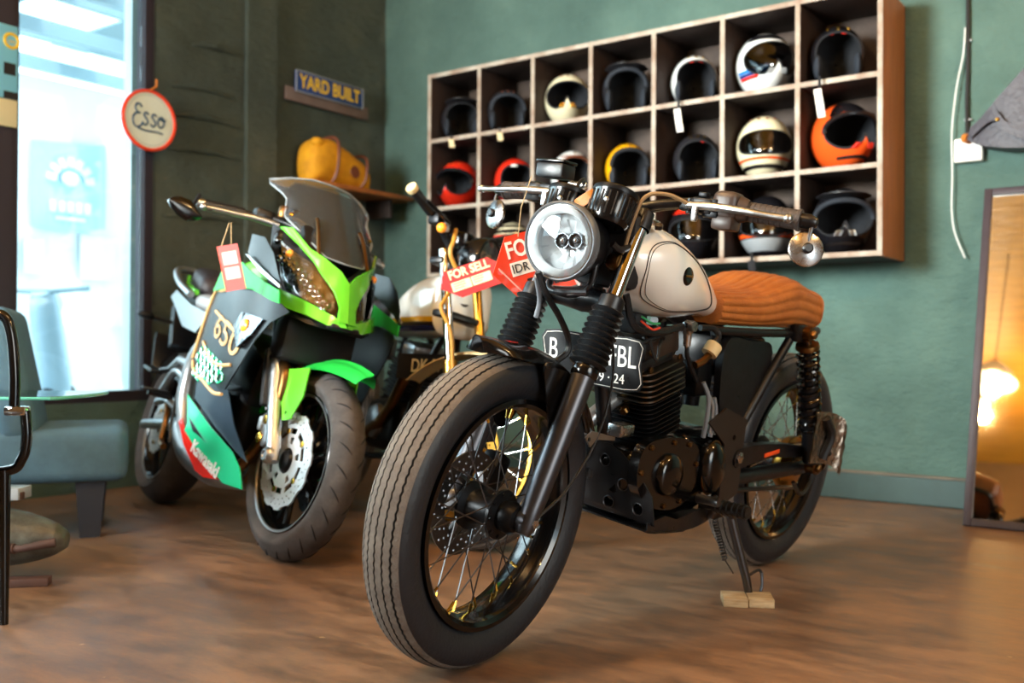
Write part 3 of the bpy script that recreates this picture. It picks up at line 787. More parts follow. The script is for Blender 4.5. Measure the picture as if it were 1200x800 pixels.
# ---- frame
m = MB()
m.tube(smooth_path([(1.0, 0, .86), (.8, 0, .80), (.6, 0, .735), (.45, 0, .735)], 6), .02, 12)
m.tube(smooth_path([(1.005, 0, .80), (.965, 0, .66), (.90, 0, .46), (.875, 0, .40)], 6), .0185, 14)
for s in (1, -1):
    m.tube(smooth_path([(.62, s*.09, .728), (.35, s*.115, .730), (.10, s*.115, .738), (.055, s*.08, .740), (.045, 0, .741)], 6), .0115, 10)
    m.tube(smooth_path([(.25, s*.118, .722), (.36, s*.11, .58), (.46, s*.10, .43), (.50, s*.095, .30)], 6), .0125, 10)
    m.tube(smooth_path([(.60, s*.08, .73), (.55, s*.085, .60), (.50, s*.09, .40), (.50, s*.095, .28), (.56, s*.095, .235), (.70, s*.09, .232), (.80, s*.06, .25), (.88, 0, .40)], 6), .0125, 10)
    m.box((.235, s*.13, .735), (.06, .03, .05), None, .008)
m.build('frame', 'black_satin', bike)
# ---- engine
CA = Vector((sin(.26), 0, cos(.26)))                 # cylinder axis, leaning forward
CU = Vector((cos(.26), 0, -sin(.26)))
c0 = Vector((.755, 0, .46))
def fin(h, lx, ly, th, m, dx=0.0):
    rr = .03; pts = []
    for (sx, sy) in ((1, 1), (-1, 1), (-1, -1), (1, -1)):
        for k in range(5):
            a = {(1, 1): 0, (-1, 1): pi/2, (-1, -1): pi, (1, -1): 1.5*pi}[(sx, sy)] + k*pi/8
            pts.append(((sx*(lx/2-rr))+rr*cos(a)+dx, sy*(ly/2-rr)+rr*sin(a)))
    o = c0 + CA*h
    R = [[o + CU*u + Vector((0, v, 0)) + CA*t for u, v in pts] for t in (-th/2, th/2)]
    m.rings(R)
m = MB(); m.box(c0 + CA*.07, (.115, .125, .17), Matrix.Rotation(.26, 3, 'Y'), .03); eng = m.build('engine', 'black_satin', bike)
mat('fin_polished', '#77736c', .3, metal=1.0)
for k in range(9):
    m = MB(); fin(.012+k*.0115, .155+.004*(k % 2), .165, .0028, m); m.build('cooling_fin', 'black_metal', eng)
for k in range(6):
    m = MB(); fin(.118+k*.0132, .175, .188-.012*(k > 4), .0040, m, .004); m.build('cooling_fin', 'fin_polished', eng)
m = MB(); m.box(c0 + CA*.222 + CU*-.01, (.14, .125, .07), Matrix.Rotation(.26, 3, 'Y'), .014); m.box(c0 + CA*.200 + CU*.02, (.14, .14, .03), Matrix.Rotation(.26, 3, 'Y'), .01)
hcv = m.build('cylinder_head', 'black_satin', eng)
m = MB(); m.box(c0 + CA*.232 + CU*-.018 + V(0, .052, 0), (.115, .035, .062), Matrix.Rotation(.26, 3, 'Y'), .008); m.build('rocker_cover', mat('cover_brown', '#3a2d25', .4, metal=.4), eng)
for du, dz in ((.058, .19), (-.065, .19), (.055, .232)): bolt_part(c0 + CA*dz + CU*du + V(0, .074, 0), (0, 1, 0), .008, .006, 'bronze', eng)
# crankcase
m = MB(); m.box((.74, 0, .375), (.33, .20, .16), Matrix.Rotation(.06, 3, 'Y'), .05, 4); m.box((.585, 0, .385), (.20, .19, .17), None, .05, 4); m.box((.70, 0, .30), (.33, .17, .09), None, .03, 3)
cr = m.build('crankcase', 'black_gloss', bike)
m = MB(); m.plate(smooth2([(.93, .42), (.90, .465), (.82, .475), (.73, .465), (.67, .435), (.66, .37), (.69, .315), (.76, .295), (.85, .31), (.915, .355)], 5), [], .026, lambda u, v, t: Vector((u, .098+t, v))); cv = m.build('generator_cover', 'black_gloss', cr, angle=50)
for (a, b) in ((.886, .457), (.79, .462), (.916, .40), (.72, .452), (.80, .308), (.73, .312), (.87, .33), (.675, .40)): bolt_part((a, .124, b), (0, 1, 0), .007, .006, 'bronze', cv)
m = MB(); m.lathe([(.052, 0), (.05, .012), (.042, .020), (.02, .024), (.001, .025)], (.80, .122, .385), (0, 1, 0), 32); m.build('round_cap', 'black_gloss', cv)
m = MB(); R = []
for r, h in ((.060, 0), (.060, .016), (.052, .030), (.036, .038), (.001, .041)): R.append([Vector((.60+r*.85*cos(2*pi*j/36)+.08*r*sin(2*pi*j/36), .112+h, .385+r*1.15*sin(2*pi*j/36))) for j in range(36)])
m.rings(R, False); m.build('sprocket_cover', 'black_gloss', cr, angle=60)
MB().tube([Vector((.60+.055*.85*cos(2*pi*j/36), .128, .385+.062*1.1*sin(2*pi*j/36))) for j in range(36)], .0028, 6, loop=True).build('cover_edge_glint', 'bronze', cr)  # bronze ring: gold light on the cover's edge put into colour
m = MB(); m.plate([(.635, .50), (.56, .535), (.445, .50), (.435, .30), (.53, .27), (.545, .44)], [circle2(.50, .455, .008, 8)], .006, lambda u, v, t: Vector((u, .118+t, v))); m.build('pivot_plate', mat('plate_brown', '#2c241f', .45, metal=.3), bike)
m = MB(); bolt(m, (.468, .124, .40), (0, 1, 0), .016, .014); m.build('pivot_bolt', 'brushed', bike)
# exhaust: header leaves the front of the head and runs down the far side
m = MB(); ex = smooth_path([(.82, -.01, .555), (.875, -.015, .535), (.93, -.03, .49), (.95, -.07, .40), (.90, -.115, .28), (.78, -.135, .235), (.50, -.14, .26)], 8)
m.tube(ex, .019, 14); exh = m.build('exhaust_pipe', 'silver_paint', bike)
m = MB(); m.lathe([(.02, -.012), (.032, -.012), (.034, .0), (.034, .006), (.02, .008)], (.845, -.012, .548), (.9, -.05, -.35), 20); bolt(m, (.862, .022, .525), (1, .3, -.3), .011, .018); m.build('header_flange', 'bronze', exh)
m = MB(); m.tube([(.52, -.14, .26), (.42, -.15, .275), (.05, -.165, .35), (-.02, -.165, .362)], [.02, .042, .042, .03], 20); m.build('silencer', 'black_satin', exh)
# skid plate with drilled holes: front face and belly
yz = [(-.16, .278), (-.148, .345), (-.108, .395), (-.067, .428), (-.03, .444), (.03, .446), (.067, .428), (.108, .395), (.148, .345), (.16, .278)]
hol = [circle2(a, b, .0135, 16) for a, b in ((.018, .404), (.072, .357), (.036, .307), (.116, .309), (-.029, .359), (-.085, .372), (-.07, .307), (-.12, .315))]
m = MB(); m.plate(yz, hol, .004, lambda u, v, t: Vector((.905+.10*(v-.35)-.5*u*u-t, u, v))); sk = m.build('skid_plate', 'black_satin', bike)
for y_, z_ in ((.018, .404), (.072, .357), (.036, .307), (.116, .309)): MB().tube([Vector((.9065+.10*(z_+.0145*sin(a)-.35)-.5*y_*y_, y_+.0145*cos(a), z_+.0145*sin(a))) for a in [2*pi*q/20 for q in range(20)]], .0011, 5, loop=True).build('hole_edge', 'fork_grey', sk)
m = MB(); m.plate([(.905, -.15), (.893, .0), (.905, .15), (.82, .15), (.70, .13), (.56, .10), (.49, .085), (.49, -.085), (.56, -.10), (.70, -.13), (.82, -.15)][::-1], [circle2(.78, .05, .02), circle2(.78, -.05, .02), circle2(.66, 0, .025)], .004, lambda u, v, t: Vector((u, v, (.232+.18*max(0, u-.72) if u > .70 else .232+.02*(.70-u))+t))); m.build('skid_plate', 'black_satin', bike)
for s in (1, -1):
    m = MB(); m.plate([(.90, .285), (.82, .292), (.75, .272), (.60, .275), (.50, .255), (.50, .236), (.70, .232), (.90, .268)], [], .004, lambda u, v, t: Vector((u, s*(.148-.16*max(0, .85-u)*.95+t), v))); m.build('skid_plate', 'black_satin', bike)
m = MB(); m.box((.925, .06, .487), (.055, .04, .03), None, .005); m.build('engine_mount', 'brushed', bike)
# registration plate, facing forward above the header
pf = plane_fn((.985, -.008, .640), (-.05, 1, .06), (.06, 0, 1))
m = MB(); R0 = smooth2([(-.132, -.058), (0, -.058), (.132, -.058), (.134, 0), (.132, .058), (0, .058), (-.132, .058), (-.134, 0)], 3)
m.plate(R0, [], .0015, lambda u, v, t: pf(u, v, t)); lp = m.build('registration_plate', 'black_satin', bike)
m = MB()
for t_, u_, sz in (('B', -.107, .062), ('6', .022, .062), ('FBL', .085, .062)): add_text(m, t_, sz, lambda u, v, t, u_=u_: pf(u_+u, .014+v, .0018+t), .0, 0, .001, .80, 1.12)
add_text(m, '09 · 24', .030, lambda u, v, t: pf(.052+u, -.036+v, .0018+t), .0, 0, .001, 1.0, 1.05)
m.build('lettering', 'sign_white', lp)
MB().tube([pf(p[0]*.965, p[1]*.92, .0018) for p in R0], .0009, 4, loop=True).build('border', 'sign_white', lp)
# carburettor area, side cover, air filter, petcock
m = MB(); m.box((.60, .035, .60), (.08, .08, .09), None, .015); m.cyl((.69, .0, .61), (.56, .02, .60), .026, 16); m.cyl((.60, .04, .555), (.60, .04, .53), .022, 14); m.build('carburettor', 'black_metal', bike)
m = MB(); pl = smooth2([(.575, .70), (.45, .705), (.33, .695), (.33, .60), (.40, .50), (.47, .475), (.56, .52)], 4); m.plate(pl, [], .02, lambda u, v, t: Vector((u, .085+t, v))); m.build('side_cover', 'black_satin', bike, angle=50)
m = MB(); m.box((.44, 0, .66), (.28, .16, .11), None, .02); m.build('battery_box', 'black_satin', bike)
m = MB(); m.box((.738, .085, .733), (.022, .02, .034), Matrix.Rotation(.3, 3, 'Y'), .004); m.cyl((.736, .085, .72), (.732, .085, .688), .011, 12, .009); m.lathe([(.001, .012), (.012, .012), (.0135, .006), (.0135, 0)], (.742, .095, .738), (0.1, 1, 0), 16); m.build('fuel_tap', 'brushed', bike)
m = MB(); m.lathe([(.008, -.016), (.02, -.014), (.021, .012), (.019, .016), (.008, .018)], (.655, .11, .684), (-.55, .1, .75), 20); m.build('breather_filter', 'beige_plastic', bike)
cable('breather_hose', [(.645, .11, .70), (.632, .11, .718), (.645, .10, .735), (.69, .09, .735)], .008, 'rubber', bike)
cable('fuel_hose', [(.665, .11, .67), (.69, .11, .655), (.715, .105, .645)], .0095, 'bronze', bike)
cable('fuel_hose', [(.732, .085, .69), (.725, .088, .66), (.68, .09, .61), (.64, .07, .60)], .006, 'rubber', bike)
cable('drain_tube', [(.655, .10, .60), (.635, .11, .56), (.63, .11, .50), (.625, .105, .46)], .006, 'hose_grey', bike)
cable('drain_tube', [(.645, .105, .58), (.618, .115, .54), (.605, .11, .47)], .005, 'silver_paint', bike)
cable('drain_tube', [(.60, .105, .56), (.59, .11, .52), (.60, .11, .46)], .006, 'hose_grey', bike)
cable('wiring_loom', [(.98, .06, .80), (.95, .075, .73), (.86, .085, .72), (.76, .08, .735)], .009, 'rubber', bike)
cable('wiring_loom', [(1.0, .05, .72), (.93, .07, .69), (.85, .08, .71), (.80, .06, .70)], .006, 'rubber', bike)
cable('wire', [(.95, .09, .745), (.915, .10, .728), (.885, .10, .732)], .0026, 'copper_wire', bike)
cable('wire', [(.95, .09, .755), (.92, .10, .742), (.888, .10, .742)], .0026, 'green_wire', bike)
cable('wire', [(.905, .09, .70), (.88, .10, .655), (.86, .09, .69), (.84, .08, .70)], .004, 'rubber', bike)
cable('spark_lead', [(.84, .05, .62), (.87, .06, .66), (.86, .05, .71), (.80, .03, .73)], .0045, 'rubber', bike)
m = MB(); m.cyl((.832, .055, .60), (.855, .065, .635), .009, 10); m.build('spark_cap', 'black_matte', bike)
m = MB(); m.box((.90, .0, .735), (.05, .12, .05), None, .01); m.build('ignition_coil', 'black_matte', bike)
# swingarm, chain guard, shocks, rear wheel
m = MB()
for s in (1, -1):
    m.tube([(.49, s*.10, .335), (.20, s*.115, .338), (-.045, s*.12, .335)], [.02, .022, .018], 14)
    m.box((-.02, s*.12, .333), (.10, .022, .045), None, .006)
m.cyl((.49, -.10, .335), (.49, .10, .335), .022, 14); m.build('swingarm', 'black_satin', bike)
spoked_wheel('rear_wheel', bike, Matrix.Translation((0, 0, .329)), .329, .112, .235, 'black_gloss', 'brushed', 36, .062, .10)
m = MB(); m.lathe([(.001, 0), (.075, 0), (.082, .01), (.082, .03), (.03, .04), (.02, .06), (.001, .06)], (0, .035, .329), (0, 1, 0), 32); m.build('brake_drum', 'gold_metal', bike)
m = MB(); m.plate(smooth2([(.47, .42), (.30, .425), (.10, .405), (.06, .385), (.10, .372), (.30, .385), (.47, .372)], 4), [], .03, lambda u, v, t: Vector((u, .10+t, v))); cg = m.build('chain_guard', 'black_satin', bike)
m = MB(); m.box((.285, .1315, .398), (.085, .003, .011), Matrix.Rotation(.08, 3, 'Y'), .0008); m.build('sticker', 'orange_sticker', cg)
m = MB(); m.tube([(.47, .085, .30), (.0, .085, .262)], .007, 6); m.tube([(.47, .085, .375), (.0, .085, .395)], .007, 6); m.build('chain', 'steel_dark', bike)
m = MB(); bolt(m, (-.0, .13, .329), (0, 1, 0), .017, .02); m.lathe([(.001, .012), (.02, .012), (.022, 0)], (-.06, .12, .335), (-1, 0, 0), 8); m.build('axle_nut', 'bronze', bike)
m = MB(); m.tube(smooth_path([(.12, .13, .30), (.08, .14, .262), (.03, .14, .29), (.01, .135, .32)], 6), .006, 8); m.build('brake_arm', 'steel_dark', bike)
for s in (1, -1):
    p0 = V(.222, s*.150, .735); p1 = V(.055, s*.150, .345); d = (p1-p0).normalized()
    m = MB(); m.tube([p0 + d*.02, p1 - d*.02], .012, 12); m.tube([p0 + d*.16, p1 - d*.02], .026, 16); sh = m.build('shock_absorber', 'black_satin', bike)
    m = MB(); spring(m, p0 + d*.045, p0 + d*.30, .029, .0055, 11); m.build('coil_spring', 'black_gloss', sh)
    m = MB(); m.lathe([(.01, 0), (.031, .002), (.033, .008), (.033, .016), (.02, .018)], p0 + d*.028, d, 24); m.lathe([(.02, -.014), (.02, .014), (.009, .016)], p0, (0, s, 0), 18); m.tube([p0, p0 + d*.03], .012, 10); m.build('shock_cap', 'bronze', sh); MB().lathe([(.02, -.014), (.02, .014), (.009, .016)], p1, (0, s, 0), 18).build('shock_eye', 'bronze', sh)
    for p in (p0, p1): bolt_part(p + V(0, s*.012, 0), (0, s, 0), .013, .016, 'bronze', sh)
# bent embossed plate on the left of the rear wheel
m = MB(); R = []
rnd = random.Random(4)
for i in range(15):
    t = i/14; row = []
    for j in range(11):
        q = j/10; x = .150 - .145*sin(t*1.75); y = .180+.030*(1-cos(t*1.7)); z = .520-.150*q-.045*t+.012*sin(t*3)
        e = .0045*noise.noise(Vector((t*7, q*9, 2.3)))
        row.append(Vector((x, y+e, z)))
    R.append(row)
m.rings(R, False, False); k = len(m.v); m.add([Vector(v)+V(-.002, .004, .0) for v in m.v], [[i+0 for i in f[::-1]] for f in m.f])
m.build('side_plate', mat('foil_metal', '#b9b0a5', .26, metal=1.0, bump=.6, bscale=45), bike, angle=70)
m = MB(); m.tube(smooth_path([(.10, .19, .50), (.07, .20, .45), (.085, .19, .38)], 5), .013, 8); m.tube([(.06, .15, .36), (.06, .20, .40)], .009, 8); m.build('plate_bracket', 'black_satin', bike)
# foot controls and side stand
m = MB(); m.cyl((.60, .11, .285), (.60, .24, .30), .010, 10); m.tube([(.60, .15, .292), (.60, .245, .30)], .0165, 14)
for k in range(6): m.lathe([(.0165, -.003), (.019, -.002), (.019, .002), (.0165, .003)], (.60, .16+k*.015, .293+k*.0012), (0, 1, .09), 14)
m.build('foot_peg', 'rubber', bike)
m = MB(); m.tube(smooth_path([(.545, .12, .30), (.62, .15, .31), (.70, .16, .325)], 5), .007, 8); m.cyl((.70, .155, .325), (.70, .215, .328), .011, 10); m.build('gear_lever', 'steel_dark', bike)
m = MB(); m.box((.50, .10, .255), (.10, .05, .03), None, .006); m.lathe([(.001, .02), (.016, .02), (.016, -.02)], (.50, .14, .262), (0, 1, 0), 12)
foot = V(.4405, .2027, .045)
m.tube([V(.50, .145, .258), V(.49, .155, .22), foot + V(.01, -.008, .04), foot], [.013, .0125, .0115, .0105], 14); sd = m.build('side_stand', 'steel_dark', bike)
m = MB(); m.tube(smooth_path([foot + V(.01, -.01, .05), foot + V(-.04, .0, .062), foot + V(-.045, .01, .03), foot + V(-.04, .012, .004)], 5), .004, 8); m.build('stand_tang', 'steel_dark', sd)
m = MB(); spring(m, (.54, .125, .24), (.50, .15, .135), .007, .0018, 14, 8); m.tube([(.50, .15, .135), (.478, .168, .10)], .0018, 6); m.build('return_spring', 'steel_dark', sd)
# ------------------------------------------------------------------ wall shelf of pigeonholes and the helmets in it
mat('shelf_wood', '#2c1c15', .65, var=.4, vscale=5, col2='#1a100c', stretch=(6, 1, 1), bump=.15)
mat('shelf_back', '#54443a', .7, var=.6, vscale=4, col2='#201713')
mat('shelf_edge', '#a39b8e', .6, var=.35, vscale=9, col2='#7d6553', bump=.2)
mat('shelf_side', '#a2602c', .5, var=.25, vscale=4, stretch=(6, 6, 1), bump=.1)
shelf = thing('helmet_shelf', 'wide wall shelf of square pigeonholes with pale front edges, full of helmets', 'shelf', ROOM_M @ Matrix.Translation((0, 0, 0)))
SA = [3.041-.3413*i for i in range(8)][::-1]; SZ = [1.052, 1.410, 1.779, 2.134]; SD = .352; ST_ = .020
def board(a0, a1, b0, b1, z0, z1, m=None):
    k = MB(); rbox(k, a0, a1, b0, b1-.005, z0, z1, .0015); k.mat(1); rbox(k, a0-.0008, a1+.0008, b1-.005, b1, z0-.0008, z1+.0008, .0012)
    return k.build('shelf_board', m or ['shelf_wood', 'shelf_edge'], shelf)
for i, a in enumerate(SA):
    if i == 7:
        board(a-ST_/2, a+ST_/2, .016, SD, SZ[0]-.01, SZ[3]+.01, ['shelf_side', 'shelf_edge'])
    else: board(a-ST_/2, a+ST_/2, .016, SD, SZ[0]-.01, SZ[3]+.01)
for z in SZ:
    for i in range(7): board(SA[i]+ST_/2+.001, SA[i+1]-ST_/2-.001, .016, SD-.001, z-ST_/2, z+ST_/2)
for r in range(3):
    k = MB(); rbox(k, SA[0]-.01, SA[7]+.01, .003, .015, SZ[r]-.01+(.0 if r == 0 else .011), SZ[r+1]+.01, .001); k.build('back_panel', 'shelf_back', shelf)

for n_, c_, r_ in (('h_black', '#131317', .22), ('h_matte', '#1d1c20', .45), ('h_white', '#d9dcdb', .2), ('h_cream', '#d8cfae', .16), ('h_yellow', '#dfa10c', .25), ('h_red', '#cf2a17', .22), ('h_orange', '#d8501b', .22), ('h_blue', '#1f6fb4', .25), ('h_navy', '#1c2c6b', .25), ('h_brown', '#6b3a26', .5), ('h_lining', '#14161b', .85), ('h_pad', '#1a2029', .8), ('h_grey', '#8f9498', .3)):
    mat(n_, c_, r_, coat=.5 if r_ < .4 else 0)
mat('h_silver', '#b9bcc0', .22, metal=1.0)
def helmet(row, a, yaw, kind, col, label, dz=0.0, size=1.0, trim='h_lining', extras=()):
    z0 = SZ[3-row]+ST_/2
    o = thing('helmet', label, 'helmet', Matrix.Translation(room(a, .19, z0)) @ Matrix.Rotation(-pi/2-yaw, 4, 'Z') @ Matrix.Scale(size, 4), 'helmets in the wall shelf')
    C = V(0, 0, .118); rad = V(.135, .110, .125)
    if kind == 'open': r_up, r_sd, r_dn = .66, .90, 1.60
    elif kind == 'full': r_up, r_sd, r_dn = .40, 1.10, .34; rad = V(.140, .117, .137); C = V(0, 0, .132)
    else: r_up, r_sd, r_dn = .56, 1.12, .60; rad = V(.142, .120, .136); C = V(0, 0, .131)
    def rho0(al):
        s, c = sin(al), abs(cos(al))
        e = {'open': 2.5, 'full': 3.2, 'moto': 2.4}[kind]
        b = r_up if s >= 0 else r_dn
        r = 1/((c/r_sd)**e + (abs(s)/b)**e)**(1/e)
        if kind == 'moto' and s < 0: r *= 1-.82*(-s)**7           # pointed chin rises into the opening
        return r
    def surf(d, k=1.0):
        q = V(d.x*rad.x, d.y*rad.y, d.z*rad.z)
        if kind != 'open' and d.x > 0 and d.z < .10:                       # chin bar pushed forward
            b = max(0, d.x)**1.5*min(1, (.10-d.z)*2.6); q.x *= 1+(.40 if kind == 'moto' else .14)*b
            if kind == 'moto': q.y *= 1-.22*b
        if d.z < -.2: q.x *= 1.0; q.y *= 1-.10*max(0, -d.z-.2)
        p = C+q*k
        p.z = max(p.z, .0015)
        return p
    def dirn(rho, al): return V(cos(rho), sin(rho)*cos(al), sin(rho)*sin(al))
    NA, NR = 56, 18
    tilt = Matrix.Rotation(0, 3, 'Y')
    al = [2*pi*j/NA for j in range(NA)]
    R = []
    for i in range(NR+1):
        t = i/NR
        R.append([surf(dirn(rho0(x)+(pi-.02-rho0(x))*t, x)) for x in al])
    m = MB(); m.rings(R, False); m.rings([[surf(dirn(pi-.02, x)) for x in al], [surf(dirn(pi-.002, x)) for x in al]], False); m.build('shell', col, o, angle=75)
    m = MB(); R = [[surf(dirn(rho0(x)+(pi-.05-rho0(x))*t, x), k)+V(0, 0, .001) for x in al] for t, k in ((0, .985), (.05, .93), (.15, .84), (.4, .78), (.8, .78), (1, .78))]
    m.rings(R, False); m.build('lining', 'h_lining', o, angle=75)
    MB().tube([surf(dirn(rho0(x), x), 1.0) for x in al], .0042, 6, loop=True).build('edge_trim', trim, o)
    def band(name, az0, az1, e0, e1, m_, k=1.008, n=18, ne=3):
        q = MB(); R = []
        for i in range(n+1):
            az = az0+(az1-az0)*i/n
            R.append([surf(V(cos(e)*cos(az), cos(e)*sin(az), sin(e)), k) for e in [e0+(e1-e0)*j/ne for j in range(ne+1)]])
        q.rings(R, False, False); q.build(name, m_, o, angle=75)
    for ex in extras:
        if ex[0] == 'visor':
            m = MB(); R = [[surf(dirn(max(.01, rho0(x)*t*1.03), x), 1.02) for x in al] for t in (0.01, .2, .4, .6, .8, 1.0)]
            m.rings(R, False); m.build('visor', ex[1], o, angle=75)
        elif ex[0] == 'band': band(*ex[1:])
        elif ex[0] == 'snaps':
            for az in ex[1]:
                d = V(cos(.95)*cos(az), cos(.95)*sin(az), sin(.95)); MB().lathe([(.006, 0), (.006, .003), (.003, .0045), (.0003, .0045)], surf(d), d, 10).build('snap', ex[2], o)
        elif ex[0] == 'peak':
            q = MB(); R = []
            for i in range(15):
                az = -1.15+2.3*i/14; base = surf(V(cos(.72)*cos(az), cos(.72)*sin(az), sin(.72)), 1.005); out = V(cos(az), sin(az)*.75, .18)*(.055*cos(az)+.008)
                R.append([base, base+out, base+out+V(0, 0, -.003), base+V(0, 0, -.004)])
            q.rings(R); q.build('peak', ex[1], o, angle=60)
        elif ex[0] == 'pads':
            for s in (1, -1): MB().ball(C+V(.055, s*.078, -.045), .04, 12, 8, (1.1, .45, 1.25)).build('cheek_pad', 'h_pad', o)
        elif ex[0] == 'chinvents':
            for k in range(4):
                for s in (1, -1):
                    d0 = dirn(.46+.045*k, -pi/2+s*.55); p = surf(d0, 1.01); MB().box(p, (.012, .024, .004), None, .001).build('vent_slot', ex[1], o)
        elif ex[0] == 'goggle':
            m = MB(); m.tube([surf(dirn(rho0(x)*.98, x), 1.03) for x in al[:NA//2+1]], .010, 8); m.build('goggle_frame', ex[1], o)
        elif ex[0] == 'tag':
            dy = ex[1]; ln = ex[2]; z = -ln
            m = MB(); m.tube([(.10, dy, .02), (.165, dy, .004), (.172, dy, z*.35)], .006, 6); m.build('chin_strap', 'h_lining', o)
            m = MB(); m.box((.176, dy, z*.35-.035*ln/.08), (.003, .028, .07*ln/.08), Matrix.Rotation(.15, 3, 'X'), .0008); m.build('price_tag', ex[3], o)
    return o
W_ = .0
helmet(1, .747, -.10, 'open', 'h_matte', 'dark open-face helmet with tan highlights in the top left pigeonhole', extras=[('snaps', (-.5, 0, .5), 'h_brown'), ('pads',), ('peak', 'h_matte'), ('tag', -.06, .05, 'sign_cream')])
helmet(1, 1.056, -.10, 'open', 'h_matte', 'dark open-face helmet with blue-grey lining beside the cream motocross helmet', extras=[('goggle', 'h_pad'), ('pads',), ('snaps', (-.5, 0, .5), 'h_brown'), ('tag', -.05, .05, 'sign_cream')])
helmet(1, 1.445, .08, 'moto', 'h_cream', 'cream full-face helmet with pointed chin bar and goggle opening', extras=[('snaps', (-.55, 0, .55), 'h_brown'), ('chinvents', 'brass')])
helmet(1, 1.783, .10, 'open', 'h_matte', 'black open-face helmet with short peak above the yellow helmet', .0, 1.08, extras=[('peak', 'h_matte'), ('goggle', 'h_pad'), ('pads',)])
helmet(1, 2.148, .10, 'open', 'h_white', 'white open-face helmet with red lining tabs and hanging white tag', .0, 1.0, extras=[('snaps', (-.55, 0, .55), 'brass'), ('band', 'lining_tab', .15, .6, .60, .70, 'red_gloss', .97), ('band', 'lining_tab', -.6, -.15, .60, .70, 'red_gloss', .97), ('pads',), ('tag', -.085, .12, 'sign_white')])
helmet(1, 2.491, -.06, 'moto', 'h_white', 'white motocross helmet with blue and red chin stripes and dark visor', .0, 1.06, extras=[('visor', 'visor_dark'), ('band', 'crown_band', -1.2, 1.2, .70, 1.05, 'h_black'), ('band', 'cheek_stripe', -1.5, -.75, -.34, -.24, 'h_blue', 1.012), ('band', 'cheek_stripe', -1.5, -.75, -.44, -.35, 'h_navy', 1.012), ('band', 'cheek_stripe', -1.5, -.75, -.55, -.45, 'red_gloss', 1.012), ('band', 'chin_stripe', -.65, -.4, -.42, -.22, 'h_blue', 1.012), ('chinvents', 'h_grey')])
helmet(1, 2.816, .26, 'open', 'h_black', 'glossy black open-face helmet with brass snaps and red lining tabs by the shelf end', .0, 1.05, extras=[('snaps', (-.7, 0, .7), 'brass'), ('band', 'lining_tab', .12, .35, .60, .70, 'red_gloss', .97), ('band', 'lining_tab', -.45, -.22, .60, .70, 'red_gloss', .97), ('pads',), ('tag', -.075, .13, 'sign_white')])
helmet(2, .735, .38, 'moto', 'h_red', 'red motocross helmet with dark goggle lens and pointed chin', extras=[('goggle', 'h_black'), ('snaps', (-.5, 0, .5), 'h_orange')])
helmet(2, 1.112, -.15, 'open', 'h_red', 'red open-face helmet with white brow patch', extras=[('band', 'brow_patch', -.40, -.08, .50, .62, 'h_white', 1.03), ('pads',)])
helmet(2, 1.471, -.08, 'open', 'h_white', 'white open-face helmet with brown leather edge behind the handlebar reservoir', trim='h_brown', extras=[('snaps', (0,), 'brass'), ('band', 'brow_leather', -.9, .9, .66, .76, 'h_brown', 1.012)])
helmet(2, 1.792, .0, 'open', 'h_yellow', 'bright yellow open-face helmet with black lining', .0, 1.0, extras=[('snaps', (0,), 'h_brown'), ('goggle', 'h_lining'), ('pads',)])
helmet(2, 2.161, .12, 'open', 'h_matte', 'matte black open-face helmet with red chin strap below the white one', .0, 1.0, extras=[('snaps', (-.5, 0, .5), 'brass'), ('band', 'lining_tab', .12, .6, .60, .70, 'red_gloss', .97), ('pads',)])
helmet(2, 2.491, .20, 'full', 'h_cream', 'cream full-face helmet with orange chin stripe and dark curved visor', .0, 1.06, extras=[('visor', 'visor_dark'), ('snaps', (-1.0, -.4, .1, .6), 'h_brown'), ('band', 'chin_stripe', -1.5, 1.5, -.50, -.42, 'h_orange', 1.012), ('band', 'base_band', -1.5, 1.5, -.80, -.66, 'h_silver', 1.01)])
helmet(2, 2.842, -.14, 'moto', 'h_orange', 'orange and black motocross helmet with ribbed chin bar', .0, 1.10, extras=[('band', 'crown_band', -1.0, 1.6, .50, 1.25, 'h_black'), ('band', 'side_panel', .7, 1.9, -.2, .5, 'h_black'), ('goggle', 'h_black'), ('chinvents', 'h_red'), ('band', 'base_band', -.9, .9, -.80, -.70, 'h_silver', 1.01)])
helmet(3, 1.10, .0, 'full', 'h_black', 'black helmet with cream crown and red brow line behind the orange sale sign', .0, .98, extras=[('visor', 'visor_dark'), ('band', 'crown_band', -2.2, 2.2, .45, 1.4, 'h_cream', 1.008), ('band', 'brow_stripe', -1.2, 1.2, .33, .42, 'red_gloss', 1.02)])
helmet(3, 2.145, .15, 'full', 'h_black', 'glossy black full-face helmet with red and yellow crown flames', .0, 1.04, extras=[('visor', 'visor_dark'), ('band', 'crown_flame', -1.5, .6, .62, 1.2, 'h_red', 1.008), ('band', 'crown_flame', -1.0, .2, .85, 1.25, 'h_yellow', 1.014)])
helmet(3, 2.503, .24, 'full', 'h_black', 'black full-face helmet with orange chequered chin band', .0, 1.06, extras=[('visor', 'visor_dark'), ('band', 'chin_band', -1.5, 1.5, -.36, -.24, 'h_orange', 1.014), ('band', 'lower_shell', -1.5, 1.5, -.85, -.40, 'h_grey', 1.010), ('tag', -.06, .05, 'h_lining')])
helmet(3, 2.842, .26, 'moto', 'h_black', 'black motocross helmet with silver grille chin in the lowest end pigeonhole', .0, 1.08, extras=[('peak', 'h_matte'), ('goggle', 'h_pad'), ('chinvents', 'h_silver'), ('band', 'base_band', -1.1, .9, -.80, -.70, 'h_silver', 1.01)])
